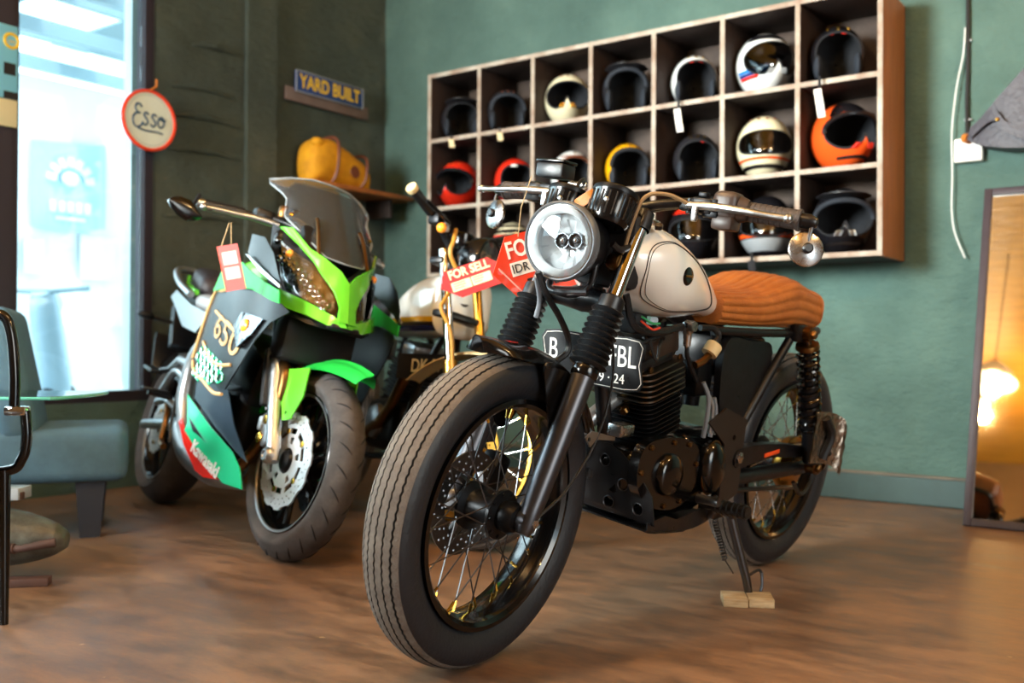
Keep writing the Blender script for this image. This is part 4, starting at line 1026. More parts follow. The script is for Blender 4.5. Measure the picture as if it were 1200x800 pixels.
# ------------------------------------------------------------------ green sport motorcycle (origin at the front axle)
GM = bike_matrix(-.61, .24, Vector((-.6536, 3.1323, .29)))
gb = thing('motorcycle', 'lime green and black faired sport motorcycle with tall clear screen', 'motorcycle', GM, 'motorcycles in the showroom')
GS = GM.inverted() @ bike_matrix(-.69, .27, Vector((-.6536, 3.1323, .29)))
mat('disc_silver', '#dfe2e4', .38, metal=.75)
mat('lamp_sparkle', '#9aa0a6', .22, metal=1.0, var=.93, vscale=34, rvar=.15)  # strong noise paints sparkling reflections into the lamp colour
mat('sport_tread', '#4c4644', .75, var=.3, vscale=14, col2='#35312f', bump=.1, bscale=100)
def sport_tire(mb, R, w, rb, seg=72):
    prof = []
    for i in range(25):
        t = -1+2*i/24; prof.append((R-(R-rb)*.62*abs(t)**2.4, t*w/2))
    side = [(rb+(R-rb)*.25, w*.46), (rb+.006, w*.40), (rb, w*.36)]
    prof = [(r, -y) for r, y in side[::-1]] + prof + side
    return mb.lathe(prof, seg=seg)
def sport_wheel(name, M, R, w, rb, disc_r, discs):
    m = MB(); hw = w*.36
    m.lathe([(rb+.002, -hw), (rb-.006, -hw-.004), (rb-.016, -hw+.006), (rb-.030, -hw*.5), (rb-.034, 0), (rb-.030, hw*.5), (rb-.016, hw-.006), (rb-.006, hw+.004), (rb+.002, hw), (rb-.02, 0)], seg=72, loop=True)
    rim = m.build(name, 'black_gloss', gb, M)
    sport_tire(MB(), R, w, rb).build('tire', 'sport_tread', rim, angle=60)
    for s in (1, -1): MB().lathe([(rb-.003, s*(hw+.0065)), (rb-.010, s*(hw+.0045)), (rb-.012, s*(hw+.001))], seg=72).build('rim_stripe', 'silver_paint', rim)
    hub = MB(); hub.lathe([(.015, -.075), (.03, -.07), (.042, -.05), (.042, .05), (.03, .07), (.015, .075)], seg=28, cap=True); hub.build('hub', 'black_metal', rim)
    for k in range(6):
        a = 2*pi*k/6+.3; sp = MB()
        for s in (.13, -.13): sp.tube([(cos(a)*.035, 0, sin(a)*.035), (cos(a+s*.5)*rb*.55, 0, sin(a+s*.5)*rb*.55), (cos(a+s)*(rb-.03), 0, sin(a+s)*(rb-.03))], [.016, .011, .013], 8)
        sp.build('wheel_spoke', 'black_gloss', rim)
    for y in discs:
        r = disc_r; out = []
        for k in range(120):
            a = 2*pi*k/120; rr = r*(1+.022*(1 if (k % 10) < 5 else -1)*1.0); out.append((rr*cos(a), rr*sin(a)))
        holes = []
        for q, rr in enumerate((.80, .90)):
            for k in range(30): a = 2*pi*(k+q*.5)/30; holes.append(circle2(cos(a)*r*rr, sin(a)*r*rr, r*.024, 6))
        for k in range(10):
            a0 = 2*pi*k/10; holes.append([(r*q*cos(a0+d), r*q*sin(a0+d)) for q, d in ((.58, .07), (.70, .07), (.70, .5), (.58, .5))])
            holes.append([(r*q*cos(a0+d), r*q*sin(a0+d)) for q, d in ((.36, .12), (.50, .08), (.50, .40), (.36, .36))]) if k % 2 == 0 else None
        holes.append(circle2(0, 0, r*.27, 24))
        m = MB(); m.plate(out, holes, .005, lambda u, v, t: Vector((u, y+t, v))); d = m.build('brake_disc', 'disc_silver' if y < 0 else 'steel_dark', rim)
        if y < 0:
            for k in range(5):
                a = 2*pi*(k+.5)/5; MB().lathe([(.009, 0), (.010, -.003), (.005, -.004), (.0003, -.004)], (cos(a)*r*.64, y, sin(a)*r*.64), (0, 1, 0), 12).build('rivet', 'brass', d)
    if R < .302:
        for k in range(26):                                   # slanted tread cuts
            for s in (1, -1):
                a = 2*pi*(k+.25*s)/26; pts = []
                for q in range(5):
                    t = .22+.55*q/4; y = s*t*w/2; r = R-(R-rb)*.62*t**2.4+.0006; aa = a+.13*q/4; pts.append((cos(aa)*r, y, sin(aa)*r))
                MB().tube(pts, [.0008, .0022, .0026, .0022, .0006], 5).build('tread_cut', 'tire_groove', rim)
    return rim
sport_wheel('front_wheel', GS, .300, .118, .222, .150, (-.062, .062))
sport_wheel('rear_wheel', Matrix.Translation((-1.36, 0, .012)), .308, .165, .222, .110, (-.075,))
# fork, calipers, mudguard
GR = Vector((-.41, 0, .91)).normalized()
for s in (1, -1):
    ax = V(-.018, s*.10, .005)
    m = MB(); m.tube([ax-GR*.02, ax+GR*.02, ax+GR*.12, ax+GR*.335], [.018, .024, .0245, .026], 20); lg = m.build('fork_leg', 'black_metal' if s > 0 else 'aluminium', gb, GS)
    m = MB(); m.tube([ax+GR*.33, ax+GR*.66], .0205, 18); m.build('fork_tube', 'steel_dark', lg)
    m = MB(); m.lathe([(.026, 0), (.029, .004), (.029, .016), (.022, .02)], ax+GR*.33, GR, 20); m.build('seal_ring', 'black_satin', lg)
    m = MB(); m.lathe([(.001, .018), (.010, .018), (.012, .022), (.018, .022), (.026, .014), (.028, 0)], ax+V(-.005, s*.008, 0), (0, s, 0), 28); m.build('axle_cap', 'aluminium', lg)
    m = MB(); m.box((-.10, s*.088, .085), (.055, .05, .115), Matrix.Rotation(-.35, 3, 'Y'), .014); m.box((-.125, s*.098, .10), (.03, .05, .05), None, .01); ca = m.build('brake_caliper', 'silver_paint', gb, GS)
    for q in (-.03, .03): MB().lathe([(.017, 0), (.017, .006), (.012, .009), (.0005, .009)], (-.103+q*.35, s*.112, .085+q), (0, s, 0), 16).build('caliper_piston', 'brass', ca)
for o in (0, .014): cable('brake_hose', [(-.125-o, -.10, .145), (-.14-o, -.105, .20), (-.16-o, -.095, .28), (-.19-o, -.075, .36)], .006, 'steel_dark', gb, GS)
m = MB(); R = []
for i in range(19):
    t = i/18; a = radians(46+t*106); row = []
    for j in range(13):
        q = -1+2*j/12; hw = .074*(1-.55*max(0, .30-t)/.30); rr = .320+.085*(1-t)**4-.038*abs(q)**2.2+(.010 if j in (6,) else 0)
        row.append(V(cos(a)*rr, hw*q, sin(a)*rr))
    R.append(row)
m.rings(R, False, False); n = len(m.v); m.add([Vector(v)*.985 for v in m.v], [f[::-1] for f in m.f]); fd = m.build('front_fender', 'lime_deep', gb, GS, angle=40)
for s in (1, -1):
    m = MB(); m.plate([(-.075, .285), (.055, .292), (.062, .20), (.02, .125), (-.03, .118), (-.055, .16), (-.11, .20)], [circle2(-.02, .145, .006, 8)], .004, lambda u, v, t: Vector((u, s*(.088+.02*max(0, .2-v)*2+t-.02*max(0, v-.2)), v))); m.build('fender_flank', 'lime', fd)
# nose: panels laid out in front view (y, z) over a swept nose surface
def nose(y, z, off=0.0):
    return V(.067-.4*(z-.466)-5*min(abs(y), .195)**2-max(0, abs(y)-.195)*2.6+off, y, z)
def mirror(p): return [(-a, b) for a, b in p][::-1]
def nose_panel(name, pts, m_, off, th=.004, par=None, step=.03, holes=()):
    m = MB(); m.plate(pts, list(holes), th, lambda u, v, t: nose(u, v, off+t), grid_inside(pts, step)); return m.build(name, m_, par or gb, angle=60)
LAMP = [(-.177, .694), (-.145, .66), (-.106, .632), (-.06, .573), (-.036, .536), (-.03, .495), (-.039, .473), (-.077, .489), (-.119, .507), (-.154, .534), (-.166, .576), (-.172, .637)]
VEE = [(-.182, .745), (-.157, .745), (-.116, .680), (-.077, .655), (-.029, .621), (0, .587), (0, .455), (-.03, .453), (-.027, .504), (-.045, .548), (-.082, .599), (-.102, .636), (-.14, .688)]
CHIN = [(-.176, .530), (-.115, .500), (-.077, .482), (-.036, .466), (-.008, .458), (0, .440), (-.062, .436), (-.113, .456), (-.136, .462), (-.176, .476)]
base = [(-.19, .76), (-.12, .70), (0, .60), (.12, .70), (.19, .76), (.19, .47), (.09, .43), (0, .425), (-.09, .43), (-.19, .47)]
nose_panel('nose_inner', base, 'black_satin', -.03, .006)
for s, f_ in ((-1, lambda p: p), (1, mirror)):
    nose_panel('nose_arm', f_(VEE), 'lime', .002, .014)
    nose_panel('nose_chin', f_(CHIN), 'lime', .0, .012)
    lp_ = nose_panel('headlight', f_(LAMP), 'black_gloss', -.022, .004)
    inn = [(a*.93+(-.105*(1 if s < 0 else -1))*.07, .575+(b-.575)*.90) for a, b in f_(LAMP)]
    nose_panel('lamp_reflector', inn, 'lamp_sparkle', -.017, .003, lp_)
    rn = random.Random(5)
    for k in range(22):
        t = (k//2)/10; y = s*(.160-.105*t+.012*(k % 2)); z = .655-.150*t+.01*sin(k*3)-.020*(k % 2); MB().lathe([(.013, .0), (.010, .006), (.005, .010), (.0004, .0105)], nose(y, z, -.012), (1, s*.4, .2), 10).build('lamp_facet', 'chrome', lp_)
    MB().ball(nose(s*.155, .655, -.004), .014).build('side_lamp', 'amber', lp_)
    nose_panel('lens', f_(LAMP), 'lens_glass', .004, .002, lp_)
m = MB(); m.box(nose(0, .437, -.02), (.05, .10, .02), None, .008); m.build('nose_lip', 'black_satin', gb)
# screen
def scr(y, z, off=0): return V(.01-.9*(z-.618)-3*min(abs(y), .2)**2-max(0, abs(y)-.2)*1.6+off, y, z)
half = [(0, .968), (.07, .966), (.14, .952), (.195, .935), (.193, .915), (.166, .884), (.156, .862), (.168, .79), (.068, .662), (.03, .657), (0, .655)]
out = half + [(-a, b) for a, b in half[-2:0:-1]]
m = MB(); m.plate(out, [], .004, lambda u, v, t: scr(u, v, t), grid_inside(out, .03)); sc = m.build('windscreen', 'screen_tint', gb, angle=60)
MB().tube([scr(u, v, .002) for u, v in out], .0026, 5, loop=True).build('screen_edge', mat('screen_edge', '#8a9298', .25), sc)
for s in (1, -1): bolt_part(scr(s*.15, .80, .004), (1, s*.5, .4), .007, .006, 'brass', sc)
m = MB(); m.box((-.16, 0, .70), (.10, .26, .12), Matrix.Rotation(-.6, 3, 'Y'), .02); m.build('instrument_panel', 'black_satin', gb)
for s in (1, -1): cable('screen_stay', [(-.05, s*.09, .66), (-.12, s*.085, .76), (-.16, s*.08, .80)], .007, 'bronze', gb)
# side fairing, drawn in side view (x, z)
def flank_y(x, z): return .20+.03*exp(-((x+.25)/.3)**2)-.35*max(0, x+.02)
def belly_y(x, z): return .19-.2*max(0, x+.05)+.05*min(0, z)
def side_panel(name, pts, m_, off, fn=flank_y, th=.004, par=None, step=.06):
    for s in ((-1, 1) if par is None else (-1,)):
        m = MB(); m.plate(pts, [], th, lambda u, v, t: V(u, s*(fn(u, v)+off+t), v), grid_inside(pts, step)); o = m.build(name, m_, par or gb, angle=60)
        if s == -1: first = o
    return first
side_panel('fairing_flank', [(-.305, .612), (-.184, .568), (-.07, .532), (.016, .506), (.028, .466), (-.001, .472), (-.067, .490), (-.153, .512), (-.346, .528), (-.607, .531), (-.557, .600)], 'lime_deep', .012)
side_panel('fairing_upper', [(-.296, .712), (-.169, .689), (-.077, .631), (-.012, .559), (.017, .514), (-.059, .546), (-.178, .594), (-.294, .646)], 'fairing_black', .004)
side_panel('flank_stripe', [(-.275, .636), (-.245, .632), (-.10, .575), (.018, .523), (.020, .514), (-.10, .562), (-.20, .605)], 'silver_paint', .017)
FR = side_panel('fairing_side', [(-.346, .528), (-.604, .528), (-.654, .441), (-.687, .282), (-.617, .254), (-.273, .185), (-.206, .182), (-.135, .263), (-.067, .347), (-.003, .406), (.061, .444), (.02, .468), (-.067, .49), (-.152, .51)], 'fairing_black', .0)
side_panel('fairing_lower', [(-.671, .257), (-.391, .19), (-.321, .187), (-.191, .079), (-.019, -.028), (-.113, -.003), (-.361, .06), (-.645, .144), (-.663, .206)], mat('navy_gloss', '#0f1d2c', .32, coat=.2), -.012, belly_y)
BP = side_panel('belly_pan', [(-.693, .155), (-.641, .138), (-.357, .054), (-.111, -.005), (-.031, -.048), (.003, -.108), (-.136, -.107), (-.2, -.092), (-.488, -.017), (-.625, .027), (-.615, .053)], 'mint', .002, belly_y)
side_panel('belly_edge', [(-.738, .054), (-.706, .066), (-.607, .016), (-.485, -.022), (-.194, -.102), (-.343, -.11), (-.441, -.097), (-.621, -.021)], 'red_gloss', -.004, belly_y)
side_panel('belly_dart', [(-.60, .075), (-.52, .030), (-.40, .012), (-.36, .002), (-.42, .020)], 'black_gloss', .008, belly_y, .002, BP)
m = MB(); d = Vector((-.149+.548, 0, -.097+.013)).normalized()
add_text(m, 'Kawasaki', .075, lambda u, v, t: V(-.345+u*d.x-v*d.z*-1*-1, -(belly_y(-.345, -.05)+.008+t), -.050+u*d.z+v*d.x), .002, .1, .001, 1.15, .8); m.build('lettering', 'white_gloss', BP)
# 650 numerals, gold outline lines and honeycomb
def fs(u, v, o): return V(u, -(flank_y(u, v)+.006+o), v)
m = MB(); dd = Vector((1, -.27)).normalized()
add_text(m, '650', .150, lambda u, v, t: fs(-.325+u*dd.x+v*.25, .362+u*dd.y+v*dd.x, t), .0, .0, .0016, 1.55, .80); m.build('numerals', 'gold_line', FR)
m = MB(); add_text(m, '650', .150, lambda u, v, t: fs(-.325+u*dd.x+v*.25, .362+u*dd.y+v*dd.x, t), -.006, .0, .0024, 1.55, .80); m.build('numerals_fill', 'black_gloss', FR)
for pts in ([(-.53, .455), (-.40, .420), (-.27, .385), (-.20, .365)], [(-.60, .345), (-.50, .300), (-.33, .262), (-.20, .262)], [(-.682, .275), (-.62, .235), (-.47, .205), (-.30, .168), (-.215, .165)], [(-.346, .532), (-.50, .528), (-.604, .530), (-.655, .441), (-.690, .285)]):
    MB().tube([fs(p.x, p.y, 0) for p in smooth_path([(a, b, 0) for a, b in pts], 6)], .006, 6).build('gold_pinstripe', 'gold_line', FR)
for r in range(5):
    for k in range(7):
        cx = -.605+k*.066+(r % 2)*.033; cz = .350-.0150*k-r*.0285-.008*(r % 2)
        if cz < .205+.05*max(0, -cx-.40)*6*.25 or cx > -.195 or cz > .345-.30*(cx+.60): continue
        MB().tube([fs(cx+.034*cos(pi/6+pi/3*q), cz+.018*sin(pi/6+pi/3*q), 0) for q in range(6)], .0040, 5, loop=True).build('honeycomb_cell', 'mint', FR)
for s in (-1, 1):
    pts = [(-.267, .395), (-.179, .436), (-.034, .413), (-.076, .366), (-.146, .318)]
    m = MB(); m.plate(pts, [], .022, lambda u, v, t: V(u, s*(flank_y(u, v)+.002+t*(1-6*abs(u+.14))), v), grid_inside(pts, .03)); tl = m.build('turn_signal', 'lamp_sparkle', gb, angle=30)
    MB().ball(V(-.13, s*(flank_y(-.13, .39)+.020), .39), .022, 12, 8, (1.2, .5, 1)).build('bulb', 'amber', tl)
# tank, seats, tail, frame
R = []
for i in range(22):
    t = i/21; x = -.36-.46*t; w = .16*sin(.5+t*1.9)**.6*.95+.02; top = .735-.13*t**1.6-.06*(1-t)**3; bot = .50; row = []
    for j in range(28):
        a = 2*pi*j/28; c, s = cos(a), sin(a); e = 2/2.6
        row.append(V(x, abs(c)**e*(1 if c > 0 else -1)*w, (top+bot)/2+abs(s)**e*(1 if s > 0 else -1)*(top-bot)/2))
    R.append(row)
MB().rings(R).build('fuel_tank', 'lime', gb, angle=80)
def pad(name, x0, x1, w0, w1, z0, z1, h, m_):
    R = []
    for i in range(16):
        t = i/15; x = x0+(x1-x0)*t; k = (1-abs(2*t-1)**6)**.5; w = (w0+(w1-w0)*t)*(.75+.25*k); row = []
        zc = z0+(z1-z0)*t
        for j in range(24):
            a = 2*pi*j/24; c, s = cos(a), sin(a); e = 2/2.8
            row.append(V(x, abs(c)**e*(1 if c > 0 else -1)*w, zc+abs(s)**e*(1 if s > 0 else -1)*h*(.55+.45*k)))
        R.append(row)
    return MB().rings(R).build(name, m_, gb, angle=80)
pad('rider_seat', -.80, -1.13, .10, .14, .50, .545, .045, mat('seat_silver', '#8d9093', .4, bump=.1, bscale=120))
ps = pad('passenger_seat', -1.10, -1.42, .125, .085, .605, .68, .055, 'seat_black')
for s in (-1, 1): MB().tube(smooth_path([(-1.12, s*.13, .575), (-1.28, s*.118, .612), (-1.41, s*.09, .665)], 6), .012, 8).build('seat_stripe', 'lime', ps)
m = MB(); m.tube(smooth_path([(-1.12, -.15, .56), (-1.30, -.155, .62), (-1.47, -.13, .69), (-1.54, -.05, .715), (-1.54, .05, .715), (-1.47, .13, .69), (-1.30, .155, .62), (-1.12, .15, .56)], 6), .015, 10); m.build('grab_rail', 'silver_paint', gb)
for s in (-1, 1):
    pts = [(-.83, .47), (-1.10, .52), (-1.42, .60), (-1.50, .575), (-1.36, .52), (-1.15, .43), (-.95, .40)]
    m = MB(); m.plate(pts, [], .012, lambda u, v, t: V(u, s*(.135-.06*max(0, -u-1.1)+t), v), grid_inside(pts, .06)); m.build('tail_panel', 'silver_paint', gb, angle=60)
m = MB(); m.box((-1.30, 0, .52), (.34, .16, .10), Matrix.Rotation(.22, 3, 'Y'), .03); m.box((-1.56, 0, .46), (.05, .15, .22), Matrix.Rotation(-.5, 3, 'Y'), .01); m.build('tail_body', 'black_satin', gb)
m = MB(); m.box((-1.66, 0, .33), (.012, .19, .20), Matrix.Rotation(-.42, 3, 'Y'), .004); m.tube([(-1.50, 0, .52), (-1.64, 0, .40)], .02, 8); m.build('number_plate', 'black_satin', gb)
for s in (-1, 1):
    m = MB(); m.tube([(-1.56, s*.06, .47), (-1.58, s*.16, .475)], .009, 8); m.ball((-1.58, s*.185, .476), .03, 12, 8, (1, 1.4, .6)); m.build('rear_signal', 'black_satin', gb)
m = MB(); R = []
for i in range(11):
    a = radians(60+i*9.5); R.append([V(-1.36+cos(a)*(.335-.02*abs(-1+2*j/8)**2), .075*(-1+2*j/8), .012+sin(a)*(.335-.02*abs(-1+2*j/8)**2)) for j in range(9)])
m.rings(R, False, False); m.add([Vector(v)+V(.0, 0, -.004) for v in m.v], [f[::-1] for f in m.f]); m.build('rear_hugger', 'silver_paint', gb, angle=60)
for s in (-1, 1):
    m = MB()
    m.tube(smooth_path([(-.72, s*.15, .40), (-.84, s*.155, .30), (-.86, s*.15, .15), (-.80, s*.14, .02)], 6), [.022, .03, .034, .026], 12)
    m.tube(smooth_path([(-.86, s*.15, .20), (-1.02, s*.16, .24), (-1.12, s*.165, .16)], 6), .016, 10)
    m.tube(smooth_path([(-.84, s*.15, .08), (-1.00, s*.17, .12), (-1.13, s*.17, .11)], 6), .015, 10); m.build('frame_plate', 'silver_paint', gb)
    m = MB(); m.tube([(-.82, s*.11, .05), (-1.10, s*.13, .03), (-1.38, s*.13, .012)], [.028, .024, .02], 10); m.build('swingarm', 'silver_paint', gb)
    m = MB(); m.tube([(-.97, s*.17, .135), (-.97, s*.26, .14)], .013, 10); m.box((-.97, s*.235, .15), (.05, .10, .012), None, .004); m.build('foot_peg', 'black_satin', gb)
    m = MB(); m.box((-1.20, s*.20, .235), (.13, .05, .016), Matrix.Rotation(.15, 3, 'Y'), .005); m.tube([(-1.06, s*.16, .25), (-1.15, s*.18, .235)], .013, 8); m.build('foot_peg', 'black_satin', gb)
    m = MB(); m.tube([(-.86, s*.16, .27), (-.98, s*.165, .285), (-1.08, s*.165, .25)], [.020, .018, .014], 10); m.build('peg_bracket', 'silver_paint', gb)
m = MB(); m.tube(smooth_path([(-.99, -.17, .11), (-.94, -.175, .045), (-.92, -.18, -.03), (-.86, -.185, -.05)], 6), .012, 8); m.build('brake_pedal', 'bronze', gb)
cable('brake_hose', [(-.86, -.17, .28), (-.875, -.175, .18), (-.87, -.175, .05), (-.84, -.17, -.03)], .006, 'rubber', gb)
# engine, exhaust, silencer
m = MB(); m.box((-.50, 0, .10), (.40, .30, .26), None, .06, 3); m.box((-.40, 0, .28), (.30, .26, .20), Matrix.Rotation(.4, 3, 'Y'), .04); m.build('engine', 'black_metal', gb)
for y in (-.09, -.03, .05): MB().tube(smooth_path([(-.16, y, .31), (-.09, y, .27), (-.09, y, .16), (-.18, y, .03), (-.35, y, -.09)], 7), .020, 12).build('exhaust_header', 'bronze', gb)
m = MB(); m.tube(smooth_path([(-.35, -.02, -.10), (-.55, -.08, -.10), (-.72, -.12, -.05), (-.82, -.135, .02), (-.87, -.14, .05)], 7), [.03, .045, .052, .045, .028], 18); m.build('silencer', 'aluminium', gb)
m = MB(); m.box((-.14, 0, .42), (.12, .26, .22), None, .03); m.build('radiator_shroud', 'black_matte', gb)
m = MB(); m.box((-.15, 0, .25), (.03, .28, .20), Matrix.Rotation(-.35, 3, 'Y'), .01); m.build('radiator', 'black_matte', gb)
m = MB(); m.tube(smooth_path([(-.70, .10, -.02), (-.68, .19, -.17), (-.66, .235, -.27)], 5), .012, 8); m.box((-.66, .24, -.275), (.05, .04, .01), None, .003); m.build('side_stand', 'black_satin', gb)
# bars
for s in (-1, .70):
    m = MB(); m.tube(smooth_path([(-.24, s*.09, .765), (-.30, s*.16, .785), (-.36, s*.25, .785), (-.385, s*.32, .782), (-.40, s*.395, .779)], 6), .012, 12); hb_ = m.build('handlebar', 'black_satin', gb)
    m = MB(); m.tube([(-.362, s*.26, .785), (-.398, s*.385, .779)], .0175, 16); m.build('handle_grip', 'rubber', hb_)
    m = MB(); m.tube([(-.398, s*.385, .779), (-.404, s*.41, .778)], .016, 14); m.build('bar_end', 'brushed', hb_)
    m = MB(); m.tube(smooth_path([(-.285, s*.16, .765), (-.30, s*.23, .768), (-.325, s*.32, .764), (-.35, s*.40, .76)], 6), [.012, .011, .009, .009], 10); m.ball((-.35, s*.40, .76), .013); m.build('brake_lever' if s < 0 else 'clutch_lever', 'aluminium', gb)
    m = MB(); m.box((-.325, s*.205, .787), (.05, .07, .045), None, .01); m.build('switch_housing', 'black_satin', hb_)
    if s > 0: continue
    m = MB(); m.tube([(-.404, s*.405, .785), (-.398, s*.41, .802), (-.385, s*.42, .775), (-.36, s*.435, .745)], .007, 8); mst = m.build('mirror_stem', 'black_satin', gb)
    m = MB(); R = []
    for k, (q, hh) in enumerate(((0, .10), (.15, .6), (.4, 1), (.7, .85), (.9, .5), (1, .12))):
        y = s*(.40+.115*q); zc = .722+.022*q
        R.append([V(-.35+.012*cos(2*pi*j/16), y, zc+.036*hh*sin(2*pi*j/16)) for j in range(16)])
    m.rings(R); m.build('mirror', 'black_gloss', mst)
m = MB(); m.lathe([(.001, .0), (.020, 0), (.022, .004), (.022, .036), (.019, .040), (.001, .040)], (-.27, -.155, .790), (0, 0, 1), 20); m.build('brake_reservoir', 'bronze', gb)
m = MB(); m.box((-.24, -.115, .80), (.05, .07, .045), None, .008); m.build('reservoir_bracket', 'black_satin', gb)
m = MB(); m.ball((-.23, -.165, .715), .03, 12, 8, (1, .7, 1)); m.ball((-.21, -.17, .70), .02); m.build('cable_bundle', 'black_gloss', gb)
# ------------------------------------------------------------------ cafe style motorcycle with striped tank, behind
CC = Vector((-.11, 3.32, .31))
CM = bike_matrix(-.50, .14, CC)
cb = thing('motorcycle', 'brown and black classic motorcycle with white tank striped yellow and navy', 'motorcycle', CM, 'motorcycles in the showroom')
CS = CM.inverted() @ bike_matrix(-.95, .18, CC)
cf = spoked_wheel('front_wheel', cb, CS, .318, .095, .235, 'gold_metal', 'brushed', 24, .05, .08, (-.05, .12, 'gold_metal'), tire_seg=96)
spoked_wheel('rear_wheel', cb, Matrix.Translation((-1.33, 0, .005)), .315, .10, .235, 'gold_metal', 'brushed', 24, .05, .08, tire_seg=96)
CR = Vector((-.14, 0, .62)).normalized()
for s in (1, -1):
    ax = V(-.028, s*.09, 0)
    m = MB(); m.tube([ax-CR*.02, ax+CR*.02, ax+CR*.30], [.018, .024, .025], 16); lg = m.build('fork_leg', 'gold_metal', cb, CS)
    m = MB(); m.tube([ax+CR*.29, ax+CR*.70], .0175, 16); m.build('fork_tube', 'chrome' if s < 0 else 'gold_metal', lg)
for z, w in ((.47, .10), (.66, .10)):
    m = MB(); m.box(V(-.028, 0, 0)+CR*z+V(-.02, 0, 0), (.06, .23, .025), None, .008); m.build('fork_yoke', 'black_satin', cb, CS)
m = MB(); R = []
for i in range(15):
    t = i/14; a = radians(78+t*66); rr = .333+.075*t**1.5
    R.append([V(cos(a)*(rr-k), .045*(-1+2*j/6)*(1-.2*t), sin(a)*(rr-k-.012*abs(-1+2*j/6)**2)) for k, js in ((0, range(7)), (.004, range(6, -1, -1))) for j in js])
m.rings(R); m.build('front_fender', 'beige_plastic', cb, CS, angle=60)
m = MB(); hdir = V(.95, .1, -.1).normalized(); hc2 = V(-.05, -.01, .655)
m.lathe([(.01, -.10), (.055, -.095), (.078, -.06), (.085, .0), (.080, .012), (.07, .014)], hc2, hdir, 32); h2 = m.build('headlight', 'black_gloss', cb, CS)
m = MB(); m.lathe([(.072, .008), (.05, .018), (.001, .024)], hc2, hdir, 32); m.build('lens', 'lens_glass', h2)
m = MB(); m.lathe([(.074, .006), (.05, -.03), (.012, -.05), (.001, -.05)], hc2, hdir, 32); m.build('reflector', 'lens_reflector', h2)
m = MB(); m.lathe([(.001, 0), (.036, 0), (.04, .01), (.04, .045), (.036, .05), (.001, .05)], (-.14, -.05, .70), (.1, 0, 1), 24); m.build('instrument_pod', 'black_gloss', cb, CS)
m = MB(); m.lathe([(.001, 0), (.036, 0), (.04, .01), (.04, .045), (.036, .05), (.001, .05)], (-.14, .05, .70), (.1, 0, 1), 24); m.build('instrument_pod', 'black_gloss', cb, CS)
bar2 = smooth_path([(-.17, -.30, .836), (-.175, -.18, .785), (-.19, -.10, .745), (-.18, -.05, .69), (-.18, 0, .68), (-.18, .05, .69), (-.19, .10, .745), (-.175, .18, .785), (-.17, .30, .836)], 7)
hb2 = MB().tube(bar2, .011, 12).build('handlebar', 'black_satin', cb, CS)
for s in (1, -1):
    g0 = V(-.174, s*.19, .789); g1 = V(-.17, s*.30, .836)
    m = MB(); m.tube([g0, g1], .0175, 16); m.build('handle_grip', 'rubber', hb2)
    m = MB(); m.lathe([(.019, -.008), (.021, 0), (.020, .010), (.001, .012)], g1, g1-g0, 18); m.build('bar_end', 'beige_plastic', hb2)
    m = MB(); m.box((-.165, s*.165, .772), (.05, .045, .045), None, .01); m.tube(smooth_path([(-.13, s*.14, .76), (-.12, s*.20, .775), (-.125, s*.27, .80)], 5), .007, 8); m.build('lever_perch', 'black_metal', cb, CS)
    m = MB(); m.ball((-.13, s*.175, .735), .018); m.build('turn_signal', 'amber', cb, CS)
    m = MB(); m.box((-.14, s*.15, .745), (.03, .03, .03), None, .006); m.build('clamp', 'brushed', cb, CS)
cable('clutch_cable', [(-.13, -.10, .75), (-.10, -.14, .70), (-.10, -.15, .65), (-.09, -.11, .59), (-.10, -.10, .55)], .0075, mat('cable_gold', '#a8792c', .45), cb, CS)
cable('brake_cable', [(-.12, -.10, .54), (-.11, -.14, .49), (-.11, -.15, .46), (-.08, -.12, .38), (-.06, -.11, .25), (-.03, -.10, .10)], .0065, 'cable_gold', cb, CS)
cable('wiring_loom', [(-.15, -.10, .74), (-.12, -.06, .70), (-.12, 0, .68)], .010, 'rubber', cb, CS)
# tank with stripes
def ct(x, n=36, grow=0.0):
    t = (x+.70)/(.70-.27); w = .105+.025*sin(t*pi*.9); top = .50+.115*sin(min(1, .25+t*.85)*pi/2)**1.5; bot = .385; row = []
    for j in range(n):
        a = 2*pi*j/n; c, s = cos(a), sin(a); e = 2/3.6
        row.append(V(x, abs(c)**e*(1 if c > 0 else -1)*(w+grow), (top+bot)/2+abs(s)**e*(1 if s > 0 else -1)*((top-bot)/2+grow)))
    return row
R = [squeeze(ct(-.70), .7, -.012)]+[ct(-.70+.43*i/20) for i in range(21)]+[squeeze(ct(-.27), .8, .012)]
tk2 = MB().rings(R).build('fuel_tank', 'tank_white', cb, angle=80)
for z0, z1, c_ in ((.432, .450, 'h_yellow'), (.418, .432, 'bronze'), (.388, .418, 'h_navy')):
    for s in (-1, 1):
        R = []
        for i in range(21):
            x = -.70+.43*i/20; t = (x+.70)/.43; w = .105+.025*sin(t*pi*.9); top = .50+.115*sin(min(1, .25+t*.85)*pi/2)**1.5; bot = .385
            row = []
            for z in (z0, (z0+z1)/2, z1):
                q = (z-(top+bot)/2)/((top-bot)/2); row.append(V(x, s*(w*(1-min(.999, abs(q))**3.6)**(1/3.6)+.0022), z))
            R.append(row)
        MB().rings(R, False, False).build('tank_stripe', c_, tk2)
m = MB(); m.lathe([(.03, 0), (.034, .004), (.034, .014), (.028, .018), (.001, .018)], (-.42, 0, .612), (0, 0, 1), 24); m.build('fuel_cap', 'brushed', tk2)
R = []
for i in range(16):
    t = i/15; x = -.70-.52*t; k = (1-abs(2*t-1)**8)**.5; R.append([V(x, abs(cos(a))**.7*(1 if cos(a) > 0 else -1)*.115*(.7+.3*k), .50+abs(sin(a))**.7*(1 if sin(a) > 0 else -1)*.045*(.5+.5*k)) for a in [2*pi*j/24 for j in range(24)]])
MB().rings(R).build('seat', 'seat_black', cb, angle=80)
m = MB()
